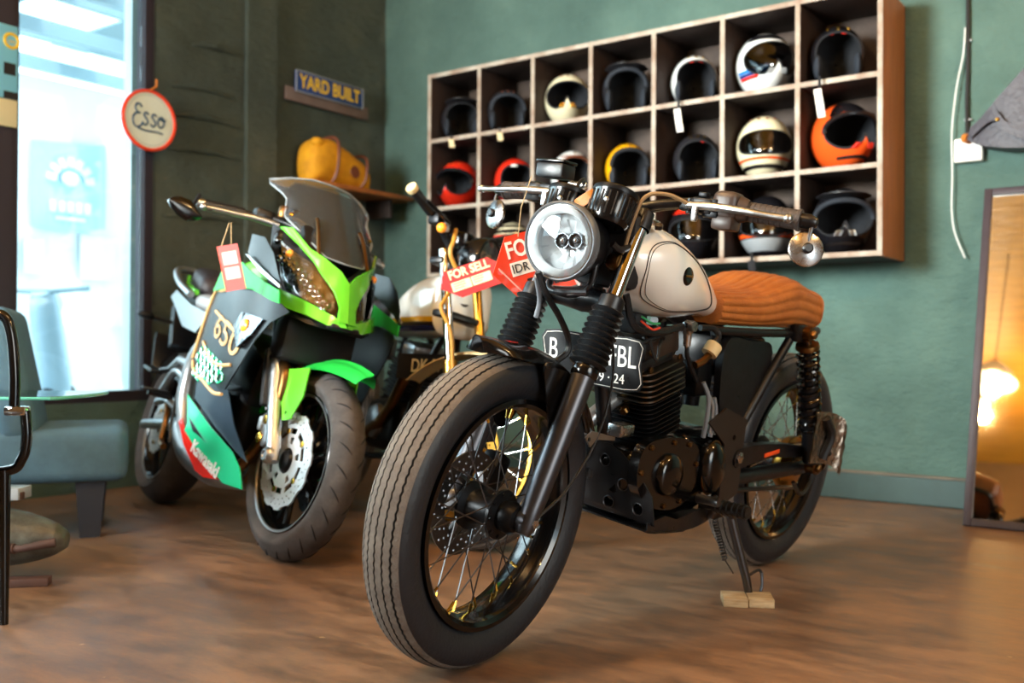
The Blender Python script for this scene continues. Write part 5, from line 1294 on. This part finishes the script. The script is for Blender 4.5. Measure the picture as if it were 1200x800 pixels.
for s in (1, -1):
    m.tube(smooth_path([(-.62, s*.09, .40), (-.95, s*.11, .43), (-1.25, s*.11, .46), (-1.30, 0, .465)], 6), .012, 8)
    m.tube(smooth_path([(-.28, 0, .50), (-.40, s*.06, .25), (-.48, s*.10, -.03), (-.62, s*.11, -.08), (-.85, s*.11, -.06), (-.90, s*.10, .20), (-.70, s*.09, .40)], 6), .013, 8)
m.tube([(-.26, 0, .52), (-.72, 0, .42)], .02, 10); m.build('frame', 'black_satin', cb)
m = MB(); m.box((-.66, 0, .04), (.34, .22, .20), None, .05, 3); en2 = m.build('engine', 'black_metal', cb)
m = MB(); m.box((-.60, 0, .23), (.11, .12, .20), Matrix.Rotation(.2, 3, 'Y'), .02); m.build('cylinder', 'black_satin', en2)
for k in range(11): MB().box(V(-.615, 0, .15)+V(sin(.2), 0, cos(.2))*k*.014, (.155, .19, .0045), Matrix.Rotation(.2, 3, 'Y'), .001).build('cooling_fin', mat('fin_blue', '#3e4754', .4, metal=.7) if k == 0 else 'fin_blue', en2)
m = MB(); m.box((-.56, 0, .335), (.13, .14, .06), Matrix.Rotation(.2, 3, 'Y'), .015); m.build('cylinder_head', 'silver_paint', en2)
m = MB(); m.box((-.72, -.09, .335), (.07, .06, .09), None, .015); m.ball((-.74, -.12, .30), .03); m.build('carburettor', 'aluminium', cb)
m = MB(); m.lathe([(.001, .03), (.05, .03), (.065, .02), (.07, 0)], (-.68, -.105, .05), (0, -1, 0), 28); m.build('engine_cover', 'aluminium', en2)
m = MB(); m.tube(smooth_path([(-.52, -.05, .26), (-.455, -.10, .25), (-.50, -.115, .16), (-.56, -.12, .09), (-.655, -.125, .03), (-.84, -.13, -.02), (-1.10, -.14, .0)], 8), [.021, .021, .021, .021, .021, .022, .03], 14); m.build('exhaust_pipe', 'bronze', cb)
m = MB(); m.tube([(-1.02, -.14, .0), (-1.10, -.145, .01), (-1.50, -.15, .05)], [.024, .045, .04], 16); m.build('silencer', 'black_satin', cb)
pf2 = plane_fn((-.35, -.075, .275), (-.1, 1, .12), (.15, 0, 1))
m = MB(); m.plate([(-.12, -.045), (.12, -.045), (.12, .045), (-.12, .045)], [], .002, pf2); l2 = m.build('registration_plate', 'black_satin', cb)
m = MB(); add_text(m, 'DK 37', .062, lambda u, v, t: pf2(u, v, .0022+t), 0, 0, .001, .8, 1.1); m.build('lettering', 'sign_cream', l2)
for s in (1, -1):
    p0 = V(-1.10, s*.14, .43); p1 = V(-1.30, s*.14, .04)
    m = MB(); spring(m, p0, p1, .028, .005, 11, 10); m.tube([p0, p1], .014, 8); m.build('shock_absorber', 'black_satin', cb)
    m = MB(); m.tube([(-.86, s*.10, .0), (-1.36, s*.11, .0)], .02, 10); m.build('swingarm', 'black_satin', cb)
m = MB(); m.tube(smooth_path([(-.70, .11, -.06), (-.68, .20, -.18), (-.66, .235, -.265)], 5), .012, 8); m.box((-.66, .24, -.272), (.07, .04, .012), None, .003); m.build('side_stand', 'black_satin', cb)
m = MB(); m.tube([(-.80, -.10, -.08), (-.80, -.22, -.08)], .013, 8); m.build('foot_peg', 'rubber', cb)
# ------------------------------------------------------------------ sale signs
def basis(c, xdir, ydir):
    c = Vector(c); x = Vector(xdir).normalized(); y = Vector(ydir); y = (y-x*y.dot(x)).normalized(); z = x.cross(y)
    M = Matrix.Identity(4)
    for i in range(3): M[i][0] = x[i]; M[i][1] = y[i]; M[i][2] = z[i]; M[i][3] = c[i]
    return M
def sheet(name, o, m_, x0, x1, y0, y1, z=.0033):
    return MB().box(((x0+x1)/2, (y0+y1)/2, z), (x1-x0, y1-y0, .0008)).build(name, m_, o)
def letters(o, txt, size, x, y, m_, bold=.0, shear=0, sx=1.0, sy=1.0, z=.0037, name='lettering', spacing=1.0):
    m = MB(); add_text(m, txt, size, lambda u, v, t: V(x+u, y+v, z+t), bold, shear, .0006, sx, sy, spacing); return m.build(name, m_, o)
def stroke(o, pts, r, m_, z=.004, n=6, name='lettering'):
    return MB().tube(smooth_path([(a, b, z) for a, b in pts], n), r, 6).build(name, m_, o)
# orange-red hexagon hanging from the brake lever of the white motorcycle
lt, rt = Vector((-.047, 2.34, .832)), Vector((.194, 2.44, .909))
OS = thing('sale_sign', 'orange-red hexagonal sale sign hanging behind the round headlight', 'sign', basis((lt+rt)/2, rt-lt, (-.05, 0, 1)), 'for sale signs')
w2 = (rt-lt).length/2
hexp = [(-w2, 0), (-w2+.055, .078), (w2-.055, .078), (w2, 0), (w2-.055, -.078), (-w2+.055, -.078)]
MB().plate(hexp, [circle2(-w2+.020, .0, .0065, 12)], .003, lambda u, v, t: V(u, v, t)).build('sign_board', 'red_sign', OS)
sheet('price_strip', OS, 'sign_white', -.088, .076, -.019, .014)
letters(OS, 'FOR SELL', .056, .002, .042, 'sign_white', .0012, 0, .80, 1.0)
letters(OS, 'IDR :', .030, -.056, -.003, 'ink', .0, 0, .95, 1.0, .0042)
letters(OS, 'Treasure', .036, -.004, -.048, 'ink', .0006, .32, .86, 1.15)
MB().tube([(-.118, .010, .0015), (-.062, -.078, .0015)], .0028, 6).build('sign_edge', mat('pink_edge', '#e9a79c', .4), OS)
MB().tube([V(-.048, .07, .002), OS.matrix_world.inverted() @ V(.020, 2.333, .99), OS.matrix_world.inverted() @ V(.044, 2.32, 1.062)], .0013, 5).build('string', 'string', OS)
# dark red sign on the classic motorcycle
pr = [V(-.219, 3.25, .900), V(-.082, 3.25, .948), V(-.01, 3.25, .910), V(-.032, 3.25, .860), V(-.155, 3.25, .814), V(-.225, 3.25, .844)]
cR = sum(pr, Vector())/6 + V(0, -.12, 0)
RS = thing('sale_sign', 'dark red tilted sale sign in front of the striped-tank motorcycle', 'sign', basis(cR, (.137, .0, .048), (-.05, .25, 1)), 'for sale signs')
inv = RS.matrix_world.inverted()
MB().plate([((inv @ (p+V(0, -.12, 0))).x, (inv @ (p+V(0, -.12, 0))).y) for p in pr][::-1], [], .003, lambda u, v, t: V(u, v, t)).build('sign_board', 'red_sign_dark', RS)
letters(RS, 'FOR SELL', .040, -.008, .030, 'sign_cream', .0012, 0, .82, 1.0)
sheet('price_panel', RS, 'sign_cream', -.075, -.012, -.025, .006); sheet('price_panel', RS, 'sign_cream', -.009, .055, -.025, .006)
for y in (.0, -.008, -.016):
    for x0, x1 in ((-.068, -.03), (-.003, .03)): sheet('print_line', RS, 'ink', x0, x1-.006*(y < -.01), y-.0012, y+.0012, .0040)
# pink price card on the green motorcycle
pk = [V(-.926, 3.3, .992), V(-.870, 3.3, 1.003), V(-.904, 3.3, .850), V(-.972, 3.3, .840)]
ck = sum(pk, Vector())/4 + V(0, -.20, 0)
ck = Vector((ck.x*3.1/3.3, 3.06, .66+(ck.z-.66)*3.06/3.3))
PC = thing('price_card', 'pink and white price card on string from the green motorcycle handlebar', 'card', basis(ck, (.056, .01, .011), (.06, .0, .15)), None)
MB().plate([(-.030, -.070), (.030, -.070), (.030, .070), (-.030, .070)], [], .002, lambda u, v, t: V(u, v, t)).build('card', 'tag_pink', PC)
mat('card_print', '#d9b8b2', .6)
sheet('print_panel', PC, 'card_print', -.022, .022, .010, .050, .0024); sheet('print_panel', PC, 'card_print', -.022, .022, -.035, .002, .0024)
MB().tube([V(-.029, -.07, .001), V(-.0305, .07, .001)], .002, 5).build('card_edge', 'red_sign', PC)
for dx in (-.018, .012): MB().tube([V(dx, .069, .001), V(.022+dx*.2, .135, .004)], .0016, 5).build('string', 'string', PC)
# wooden packing under the side stand
WB = thing('wood_block', 'small pale offcut of wood under the white motorcycle side stand', 'block', Matrix.Translation((.612, 2.585, 0)) @ Matrix.Rotation(-.12, 4, 'Z'))
MB().box((-.032, 0, .0115), (.062, .085, .023), None, .002).build('wood_offcut', 'wood_raw', WB); MB().box((.033, .002, .0115), (.064, .085, .023), None, .002).build('wood_offcut', 'wood_raw', WB)

# ------------------------------------------------------------------ things on the left wall
def on_left(a, b, z): return basis(room(a, b, z), -BX, (0, 0, 1))
ES = thing('round_sign', 'round cream enamel sign with red rim and blue script by the window', 'sign', on_left(.035, 1.668, 1.726))
MB().lathe([(.0005, .0), (.132, 0), (.140, .003), (.143, .006), (.143, .014), (.134, .016), (.132, .010), (.0005, .010)], seg=56, axis=(0, 0, 1)).build('sign_disc', mat('enamel_cream', '#d9e4dc', .3, var=.1), ES)
MB().lathe([(.130, .010), (.133, .017), (.143, .0165), (.1455, .012), (.1455, .003)], seg=56, axis=(0, 0, 1)).build('sign_rim', 'red_sign', ES)
MB().lathe([(.118, .0105), (.1195, .0115), (.121, .0105)], seg=56, axis=(0, 0, 1)).build('rim_line', mat('enamel_blue_line', '#9fb6bb', .4), ES)
mat('enamel_blue', '#1d4a6b', .35)
for pts in ([(-.042, .055), (-.052, .068), (-.068, .066), (-.076, .048), (-.066, .030), (-.050, .026), (-.072, .022), (-.088, .0), (-.084, -.030), (-.066, -.042), (-.044, -.030), (-.036, -.012)],
            [(-.006, .026), (-.018, .034), (-.030, .022), (-.018, .006), (-.010, -.010), (-.022, -.026), (-.038, -.018)],
            [(.036, .024), (.024, .032), (.012, .020), (.024, .004), (.032, -.012), (.020, -.028), (.004, -.018)],
            [(.060, .022), (.048, .012), (.046, -.012), (.060, -.026), (.076, -.012), (.078, .010), (.066, .024), (.056, .018), (.066, .010), (.086, .012)],
            [(-.060, -.046), (-.020, -.052), (.040, -.050), (.070, -.054)]):
    stroke(ES, pts, .0046, 'enamel_blue', .0115)
MB().tube([(.0, .14, .01), (.03, .165, .02), (.035, .20, .012)], .006, 8).build('hanger', 'leather_tan', ES)
YB = thing('name_sign', 'blue sign with bold yellow lettering fixed over a grey board', 'sign', on_left(.012, .498, 2.12))
MB().box((.0, -.075, .008), (.64, .075, .016), None, .003).build('backing_board', mat('board_grey', '#6f5f5a', .8, var=.3, vscale=6), YB)
MB().box((0, 0.0, .024), (.52, .118, .014), None, .006).build('sign_board', mat('sign_blue', '#1c3a78', .4), YB)
for c_, z_ in (((0, .057, .031), (.52, .006, .006)), ((0, -.057, .031), (.52, .006, .006)), ((-.257, 0, .031), (.006, .118, .006)), ((.257, 0, .031), (.006, .118, .006))): MB().box(c_, z_, None, .001).build('sign_edge', 'h_grey', YB)
letters(YB, 'YARD BUILT', .105, 0, 0, mat('sign_yellow', '#e0b92c', .5), .003, 0, .80, .98, .0315)
LS = thing('wall_ledge', 'small brown wooden wall ledge under the yellow bag', 'shelf', ROOM_M)
rbox(MB(), .002, .26, .03, .80, 1.525, 1.55, .003).build('ledge_board', 'shelf_side', LS)
for b in (.15, .68): rbox(MB(), .002, .20, b, b+.02, 1.42, 1.524, .002).build('bracket', 'shelf_wood', LS)
# yellow duffel leaning on the ledge
YG = thing('bag', 'yellow canvas roll bag with brown leather straps on the wall ledge', 'bag', basis(room(.13, .56, 1.552), -BX, (0, 0, 1)))
R = []
for i in range(21):
    t = i/20; x = -.215+.45*t; k = (1-abs(2*t-1)**5)**.5; h = (.255-.12*max(0, t-.35)/.65)*(.6+.4*k); d = .095*(.55+.45*k)
    R.append([V(x, h/2+h/2*abs(sin(a))**.7*(1 if sin(a) > 0 else -1)+.006*noise.noise(V(t*6, a*2, 1)), d*abs(cos(a))**.75*(1 if cos(a) > 0 else -1)+.008*noise.noise(V(t*5, a*1.5, 7))) for a in [2*pi*j/28 for j in range(28)]])
MB().rings(R).build('bag_body', mat('canvas_yellow', '#d99a10', .75, var=.25, vscale=12, col2='#b87c08', bump=.3, bscale=90), YG, angle=80)
for x, hh in ((-.055, .265), (.165, .195)):
    MB().tube([V(x+.02*sin(a), hh/2+hh*.515*abs(sin(a))**.7*(1 if sin(a) > 0 else -1), .100*abs(cos(a))**.75*(1 if cos(a) > 0 else -1)) for a in [2*pi*j/28 for j in range(28)]], .0085, 6, loop=True).build('bag_strap', 'h_brown', YG)
m = MB(); m.lathe([(.0005, .006), (.034, .004), (.036, 0)], (.075, .085, .094), (0, .1, 1), 20); m.build('leather_patch', 'h_brown', YG)
MB().ball((-.17, .215, .05), .035, 12, 8, (1.2, .8, 1)).build('bag_flap', 'canvas_yellow', YG); MB().ball((.17, .135, .03), .03, 12, 8, (1, .9, 1)).build('bag_flap', 'canvas_yellow', YG)
BS = thing('poster_sign', 'light blue sign board with yellow emblem and white lower strip on window post', 'sign', on_left(.016, 2.41, 1.85))
MB().box((.0, .0, .006), (.24, .31, .012), None, .002).build('sign_board', mat('sign_sky', '#79c6ec', .4), BS)
MB().box((.0, -.215, .006), (.24, .115, .010), None, .002).build('lower_strip', mat('strip_cream', '#d9d3b0', .5), BS)
MB().lathe([(.022, .0), (.025, .004), (.034, .004), (.036, .0)], (.092, .09, .012), (0, 0, 1), 24).build('emblem', 'sign_yellow', BS)
letters(BS, 'on', .03, .092, .088, 'sign_yellow', 0, 0, 1, 1, .0125)
MB().box((.085, -.03, .013), (.05, .05, .002)).build('emblem', 'ink', BS); MB().box((.09, -.14, .0125), (.06, .03, .001)).build('print_panel', 'ink', BS)

# ------------------------------------------------------------------ right: mirror, socket, cables, hanging bag
MB_, MT = room(3.374, .432, 0), room(3.374, .035, 1.318)
mu = (MT-MB_); mh = mu.length
MR = thing('leaning_mirror', 'tall dark-framed mirror leaning on the green wall, reflecting golden lamps', 'mirror', basis(MB_, AX, mu))
fw_ = .030; mw = .52
for c_, z_ in (((fw_/2, mh/2, 0), (fw_, mh, .028)), ((mw-fw_/2, mh/2, 0), (fw_, mh, .028)), ((mw/2, fw_/2, 0), (mw-2*fw_, fw_, .028)), ((mw/2, mh-fw_/2, 0), (mw-2*fw_, fw_, .028))): MB().box(c_, z_, None, .003).build('frame_rail', mat('mirror_frame', '#3a3036', .55, var=.3, vscale=10) if 'mirror_frame' not in MATS else 'mirror_frame', MR)
MB().box((mw/2, mh/2, -.002), (mw-2*fw_, mh-2*fw_, .006)).build('mirror_glass', mat('mirror_silver', '#e6e0d4', .03, metal=1.0), MR)
SB = thing('socket_box', 'white plastic socket box on the green wall below the cables', 'socket', ROOM_M @ Matrix.Translation((3.31, -.003, 1.49)))
MB().box((0, -.021, 0), (.108, .042, .096), None, .006).build('box_body', 'sign_white', SB); MB().box((.0, -.043, 0), (.09, .004, .078), None, .002).build('box_cover', 'white_gloss', SB)
def wall_cable(name, label, pts, r, m_):
    o = MB().tube(smooth_path([(a, -b, z) for a, b, z in pts], 8), r, 8).build(name, m_, None, ROOM_M); tag(o, label, 'cable'); return o
wall_cable('power_cable', 'dark cable running straight down the wall into the socket box', [(3.306, .014, 3.0), (3.302, .014, 2.4), (3.304, .014, 1.885), (3.300, .014, 1.70), (3.302, .014, 1.541)], .008, 'black_matte')
wall_cable('power_cable', 'thin white wire looping from the dark cable down past the socket box', [(3.296, .03, 2.0), (3.288, .03, 1.888), (3.262, .03, 1.75), (3.245, .03, 1.571), (3.247, .03, 1.392), (3.245, .03, 1.249), (3.258, .03, 1.15), (3.297, .03, 1.043)], .003, 'h_white')
for z in (1.95, 1.62): 
    k = MB(); k.box((3.304, -.012, z), (.03, .012, .008), None, .002); o = k.build('cable_clip', 'h_grey', None, ROOM_M); tag(o, 'small grey clip holding the dark cable to the wall, %s of two' % ('upper' if z > 1.8 else 'lower'), 'clip')
JK = thing('saddlebag', 'dark grey leather bag with riveted strap hanging on the wall over the mirror', 'bag', ROOM_M)
pts = [(3.306, 1.545), (3.349, 1.583), (3.429, 1.668), (3.537, 1.779), (3.66, 1.88), (3.78, 1.90), (3.80, 1.50), (3.70, 1.455), (3.535, 1.458), (3.458, 1.468), (3.38, 1.488), (3.316, 1.520)]
def jk(u, v, t): return V(u, -(.02+t*(1-.55*abs(2*((u-3.55)/.5))**2)), v)
MB().plate(pts, [], .11, jk, grid_inside(pts, .05)).build('bag_body', mat('leather_grey', '#3b3942', .5, var=.3, vscale=9, bump=.25, bscale=60), JK, angle=50)
m = MB(); R = []
for p in smooth_path([(3.33, .10, 1.545), (3.42, .135, 1.60), (3.47, .145, 1.545), (3.56, .15, 1.50), (3.66, .145, 1.49)], 6): R.append([V(p.x, -p.y, p.z+.022), V(p.x, -p.y-.006, p.z+.022), V(p.x, -p.y-.006, p.z-.022), V(p.x, -p.y, p.z-.022)])
m.rings(R); st_ = m.build('bag_strap', 'leather_grey', JK)
m = MB(); m.lathe([(.008, 0), (.007, .004), (.0003, .006)], (3.44, -.150, 1.578), (0, -1, 0), 12); m.build('rivet', 'brass', st_)
m = MB(); m.tube([V(3.30, -.06, 1.535), V(3.318, -.07, 1.53)], .02, 10); m.build('bag_tip', 'leather_tan', JK)

# ------------------------------------------------------------------ left foreground: lounge seat, glass table, tube chair, old fuel tank
mat('fabric_blue', '#4d6d80', .85, var=.15, vscale=30, bump=.25, bscale=300)
LC = thing('lounge_chair', 'blue-grey upholstered lounge chair with dark tapered legs by the window', 'chair', Matrix.Translation((-1.667, 3.556, 0)) @ Matrix.Rotation(.36, 4, 'Z'))
MB().box((0, 0, .285), (.56, .48, .185), None, .04, 4).build('seat', 'fabric_blue', LC)
MB().box((-.105, 0, .56), (.13, .48, .46), Matrix.Rotation(-.20, 3, 'Y'), .05, 4).build('backrest', 'fabric_blue', LC)
for x in (.16, -.20):
    for y in (-.17, .17):
        m = MB(); m.rings([[V(x+sx*.032, y+sy*.025, 0) for sx, sy in ((-1, -1), (1, -1), (1, 1), (-1, 1))], [V(x+sx*.048, y+sy*.03, .195) for sx, sy in ((-1, -1), (1, -1), (1, 1), (-1, 1))]]); m.build('leg', mat('leg_dark', '#23242b', .5) if 'leg_dark' not in MATS else 'leg_dark', LC, smooth=False)
TC = thing('tube_chair', 'black tubular steel cantilever chair with chrome arm bracket at room edge', 'chair', Matrix.Translation((-1.19, 2.36, 0)))
for s in (0, -.50):
    MB().tube(smooth_path([(-.36, s, .74), (-.14, s, .745), (-.03, s, .735), (.0, s, .70), (.012, s, .60), (.012, s, .495)], 6), .0125, 12).build('arm_tube', 'black_gloss', TC)
    MB().tube(smooth_path([(.038, s, .505), (.042, s, .44), (.03, s, .39), (-.01, s, .362), (-.20, s, .355), (-.42, s, .36)], 6), .0125, 12).build('frame_tube', 'black_gloss', TC)
    MB().box((.02, s-.002, .505), (.05, .035, .022), None, .005).build('arm_bracket', 'chrome', TC)
    for x in (-.012, -.40): m = MB(); m.tube([(x, s, .365), (x+.004, s, .0)], [.016, .010], 10); m.build('leg', 'black_gloss', TC)
MB().box((-.22, -.25, .40), (.42, .46, .06), None, .02, 3).build('seat', 'seat_black', TC); MB().box((-.43, -.25, .66), (.06, .46, .36), Matrix.Rotation(-.15, 3, 'Y'), .02, 3).build('backrest', 'seat_black', TC)
GT = thing('glass_table', 'low table with green-edged glass top beside the lounge chair', 'table', Matrix.Translation((-1.56, 2.88, 0)))
MB().plate(smooth2([(.33, -.18), (.35, 0), (.33, .15), (.25, .17), (-.25, .17), (-.33, .14), (-.33, -.14), (-.25, -.2), (.25, -.2)], 4), [], .010, lambda u, v, t: V(u, v, .512+t)).build('glass_top', 'table_glass', GT)
MB().tube([V(p[0], p[1], .517) for p in smooth2([(.33, -.18), (.35, 0), (.33, .15), (.25, .17), (-.25, .17), (-.33, .14), (-.33, -.14), (-.25, -.2), (.25, -.2)], 4)], .0045, 6, loop=True).build('glass_edge', mat('glass_green', '#5fb5a0', .2), GT)
for x in (-.30, .0):
    for y in (-.195, .13): MB().tube([(x, y*.9, .511), (x, y, 0)], .012, 10).build('leg', 'steel_dark', GT)
OT = thing('fuel_tank', 'old patinated grey fuel tank with rusty rod lying on the floor', 'fuel tank', Matrix.Translation((-1.45, 2.80, 0)))
R = []
for i in range(19):
    t = i/18; x = -.24+.44*t; k = max(.03, (1-abs(t*1.08-.12)**2.6))**.55 if t > .1 else .75+.25*t/.1
    R.append([V(x, .095*k*cos(a)*1.0, .116+.015*(1-t)+.092*k*sin(a)) for a in [2*pi*j/28 for j in range(28)]])
MB().rings(R).build('tank_body', mat('patina', '#696c63', .42, metal=.35, var=.6, vscale=16, col2='#3f3a33', bump=.15), OT, angle=80)
MB().tube([(.05, -.085, .105), (.12, -.095, .108), (.175, -.085, .118), (.205, -.075, .122)], [.010, .010, .012, .013], 10).build('rod', mat('rust', '#4d342c', .7, var=.4), OT)
m = MB(); spring(m, (.06, -.086, .106), (.105, -.094, .108), .012, .0025, 7, 10); m.build('rod_spring', 'rust', OT)
MB().box((.12, -.06, .012), (.12, .05, .022), Matrix.Rotation(.2, 3, 'Z'), .002).build('support_block', 'rust', OT); MB().box((-.12, .0, .017), (.10, .12, .034), None, .002).build('support_block', 'rust', OT)
GX = thing('metal_box', 'small grey metal box resting on the old fuel tank', 'box', Matrix.Translation((-1.43, 2.82, .226)))
MB().box((0, 0, .018), (.11, .08, .034), None, .003).build('box_body', 'h_grey', GX); MB().box((.055, -.02, .012), (.01, .02, .02), None, .002).build('latch', 'rust', GX)

# ------------------------------------------------------------------ lamps hanging behind the viewer (seen in the mirror and in visors)
def lamp(a, b, z, power, shade, label):
    o = thing('pendant_lamp', label, 'lamp', Matrix.Translation(room(a, b, z)), 'lamps on the ceiling')
    MB().tube([(0, 0, .10), (0, 0, RH-z)], .004, 6).build('flex', 'black_matte', o)
    MB().lathe([(.001, .13), (.018, .13), (.022, .10), (.020, .05), (.012, .045)], axis=(0, 0, 1), seg=16).build('lamp_holder', 'brass', o)
    MB().ball((0, 0, .0), .042, 16, 10).build('bulb', mat('bulb_glow', (1.0, .72, .36), .3, emit=40.0) if 'bulb_glow' not in MATS else 'bulb_glow', o)
    if shade: MB().lathe([(.03, .10), (.05, .09), (.11, .03), (.15, -.05), (.153, -.05), (.114, .032), (.053, .095), (.03, .105)], axis=(0, 0, 1), seg=32).build('lamp_shade', 'white_gloss', o)
    d = bpy.data.lights.new('lamp_light', 'POINT'); d.energy = power; d.color = (1.0, .64, .28); d.shadow_soft_size = .05
    l = bpy.data.objects.new('lamp_light', d); COL.objects.link(l); l.parent = o; l.location = (0, 0, -.10)
lamp(2.89, 2.95, 2.25, 45, True, 'white shaded pendant lamp hanging above the custom motorcycle')
lamp(4.9, 1.9, 2.62, 80, False, 'bare warm bulb hanging in front of the leaning mirror')
lamp(2.5, 4.6, 3.0, 75, False, 'bare warm bulb hanging near the shop front window')
lamp(3.9, 3.9, 3.0, 55, False, 'bare warm bulb close to the ceiling above the viewer')

# ------------------------------------------------------------------ yard outside the window
mat('yard_white', '#e9f1f2', .8, var=.1, vscale=2)
mat('yard_ground', '#cfd6d4', .8, var=.15, vscale=3)
mat('yard_steel', '#8fa5ad', .5)
mat('banner_blue', '#a9cede', .8)
struct('floor_yard', rbox(MB(), -9, -.25, -6, 8, -.12, -.01), 'yard_ground')
struct('wall_yard', rbox(MB(), -4.8, -4.6, -6, 5, 0, 3.1), 'yard_white')
struct('wall_yard_base', rbox(MB(), -4.6, -4.55, -6, 5, 0, .85), 'yard_ground')
for i in range(9):
    a = -4.6+i*.52
    k = rbox(MB(), a, a+.06, -6, 5, 3.15+.12*(i % 2), 3.27+.12*(i % 2)); o = k.build('roof_beam', 'yard_steel', None, ROOM_M); tag(o, 'grey steel roof beam over the yard outside the window', 'beam', 'roof beams over the yard')
for i in range(5):
    b = -3.0+i*1.1
    k = rbox(MB(), -4.6, -.4, b, b+.35, 3.42, 3.44); o = k.build('roof_sheet', 'yard_steel', None, ROOM_M); tag(o, 'grey roof sheet beside a skylight gap over the yard outside', 'roof sheet', 'roof sheets over the yard')
k = rbox(MB(), -.86, -.78, 1.10, 1.22, 0, 3.15, .004); o = k.build('yard_post', 'yard_white', None, ROOM_M); tag(o, 'white post standing just outside the window', 'post')
BN = thing('banner', 'pale blue cloth banner with white round emblem on the yard wall', 'banner', basis(room(-4.57, -.61, 2.14), -BX, (0, 0, 1)))
R = []
for i in range(17):
    u = -.36+.72*i/16; R.append([V(u, v-.03*cos(u*6)*(1 if v < 0 else 0)+(.09*u if v > 0 else .05*u), .02+.015*sin(u*22+v*3)) for v in [-.40+.80*j/10 for j in range(11)]])
m = MB(); m.rings(R, False, False); m.add([Vector(v)+V(0, 0, .003) for v in m.v], [f[::-1] for f in m.f]); m.build('banner_cloth', 'banner_blue', BN)
for k in range(7):
    a = pi*(.06+.88*k/6); MB().box((cos(a)*.19, .03+sin(a)*.19, .045), (.07, .10, .006), Matrix.Rotation(a-pi/2, 3, 'Z'), .01).build('emblem', 'yard_white', BN)
MB().ball((0, .06, .04), .085, 16, 8, (1, .8, .15)).build('emblem', 'yard_white', BN)
for x in (-.17, -.085, 0, .085, .17): MB().box((x, -.20, .045), (.066, .11, .006), None, .008).build('emblem', 'yard_white', BN)
MB().box((0, -.31, .045), (.30, .03, .006), None, .004).build('emblem', 'yard_white', BN)
for b0, b1, z0, z1 in ((-1.08, -.72, 1.28, 1.70), (-.36, -.18, 1.30, 1.62)):
    k = MB(); rbox(k, -4.546, -4.535, b0, b1, z0, z1, .002); o = k.build('notice_board', 'h_white', None, ROOM_M); tag(o, 'white blank notice sheet on the yard wall, %s one' % ('larger' if b1 < -.5 else 'smaller'), 'notice')
# covered scooter in the yard
SCM = ROOM_M @ Matrix.Translation((-1.6, -1.48, -.01)) @ Matrix.Rotation(2.1, 4, 'Z')
sct = thing('scooter', 'pale scooter parked in the bright yard outside the window', 'scooter', SCM)
mat('scooter_pale', '#9fb9c6', .3, coat=.4)
for x in (.55, -.55):
    MB().lathe([(.12, -.04), (.17, -.045), (.215, -.03), (.225, 0), (.215, .03), (.17, .045), (.12, .04)], (x, 0, .225), (0, 1, 0), 32, loop=True).build('tire', 'tire_side', sct); MB().lathe([(.001, -.03), (.12, -.035), (.13, 0), (.12, .035), (.001, .03)], (x, 0, .225), (0, 1, 0), 24).build('wheel', 'yard_steel', sct)
R = []
for i in range(14):
    t = i/13; x = -.75+.85*t; k = (1-abs(2*t-1)**3)**.5; R.append([V(x, .15*k*cos(a), .50+.20*k*sin(a)+.05*t) for a in [2*pi*j/20 for j in range(20)]])
MB().rings(R).build('body', 'scooter_pale', sct, angle=80); MB().box((-.30, 0, .75), (.62, .26, .09), None, .04, 3).build('seat', 'scooter_pale', sct)
MB().tube(smooth_path([(.55, 0, .25), (.50, 0, .45), (.38, 0, .90), (.34, 0, 1.0)], 6), [.05, .10, .09, .06], 14).build('front_shield', 'scooter_pale', sct)
MB().tube([(.32, -.32, 1.02), (.36, 0, 1.0), (.32, .32, 1.02)], .016, 8).build('handlebar', 'yard_steel', sct); MB().box((.18, 0, .30), (.45, .26, .05), None, .02).build('foot_board', 'scooter_pale', sct)
MB().ball((.42, 0, .93), .09, 16, 10).build('headlight', 'yard_white', sct)
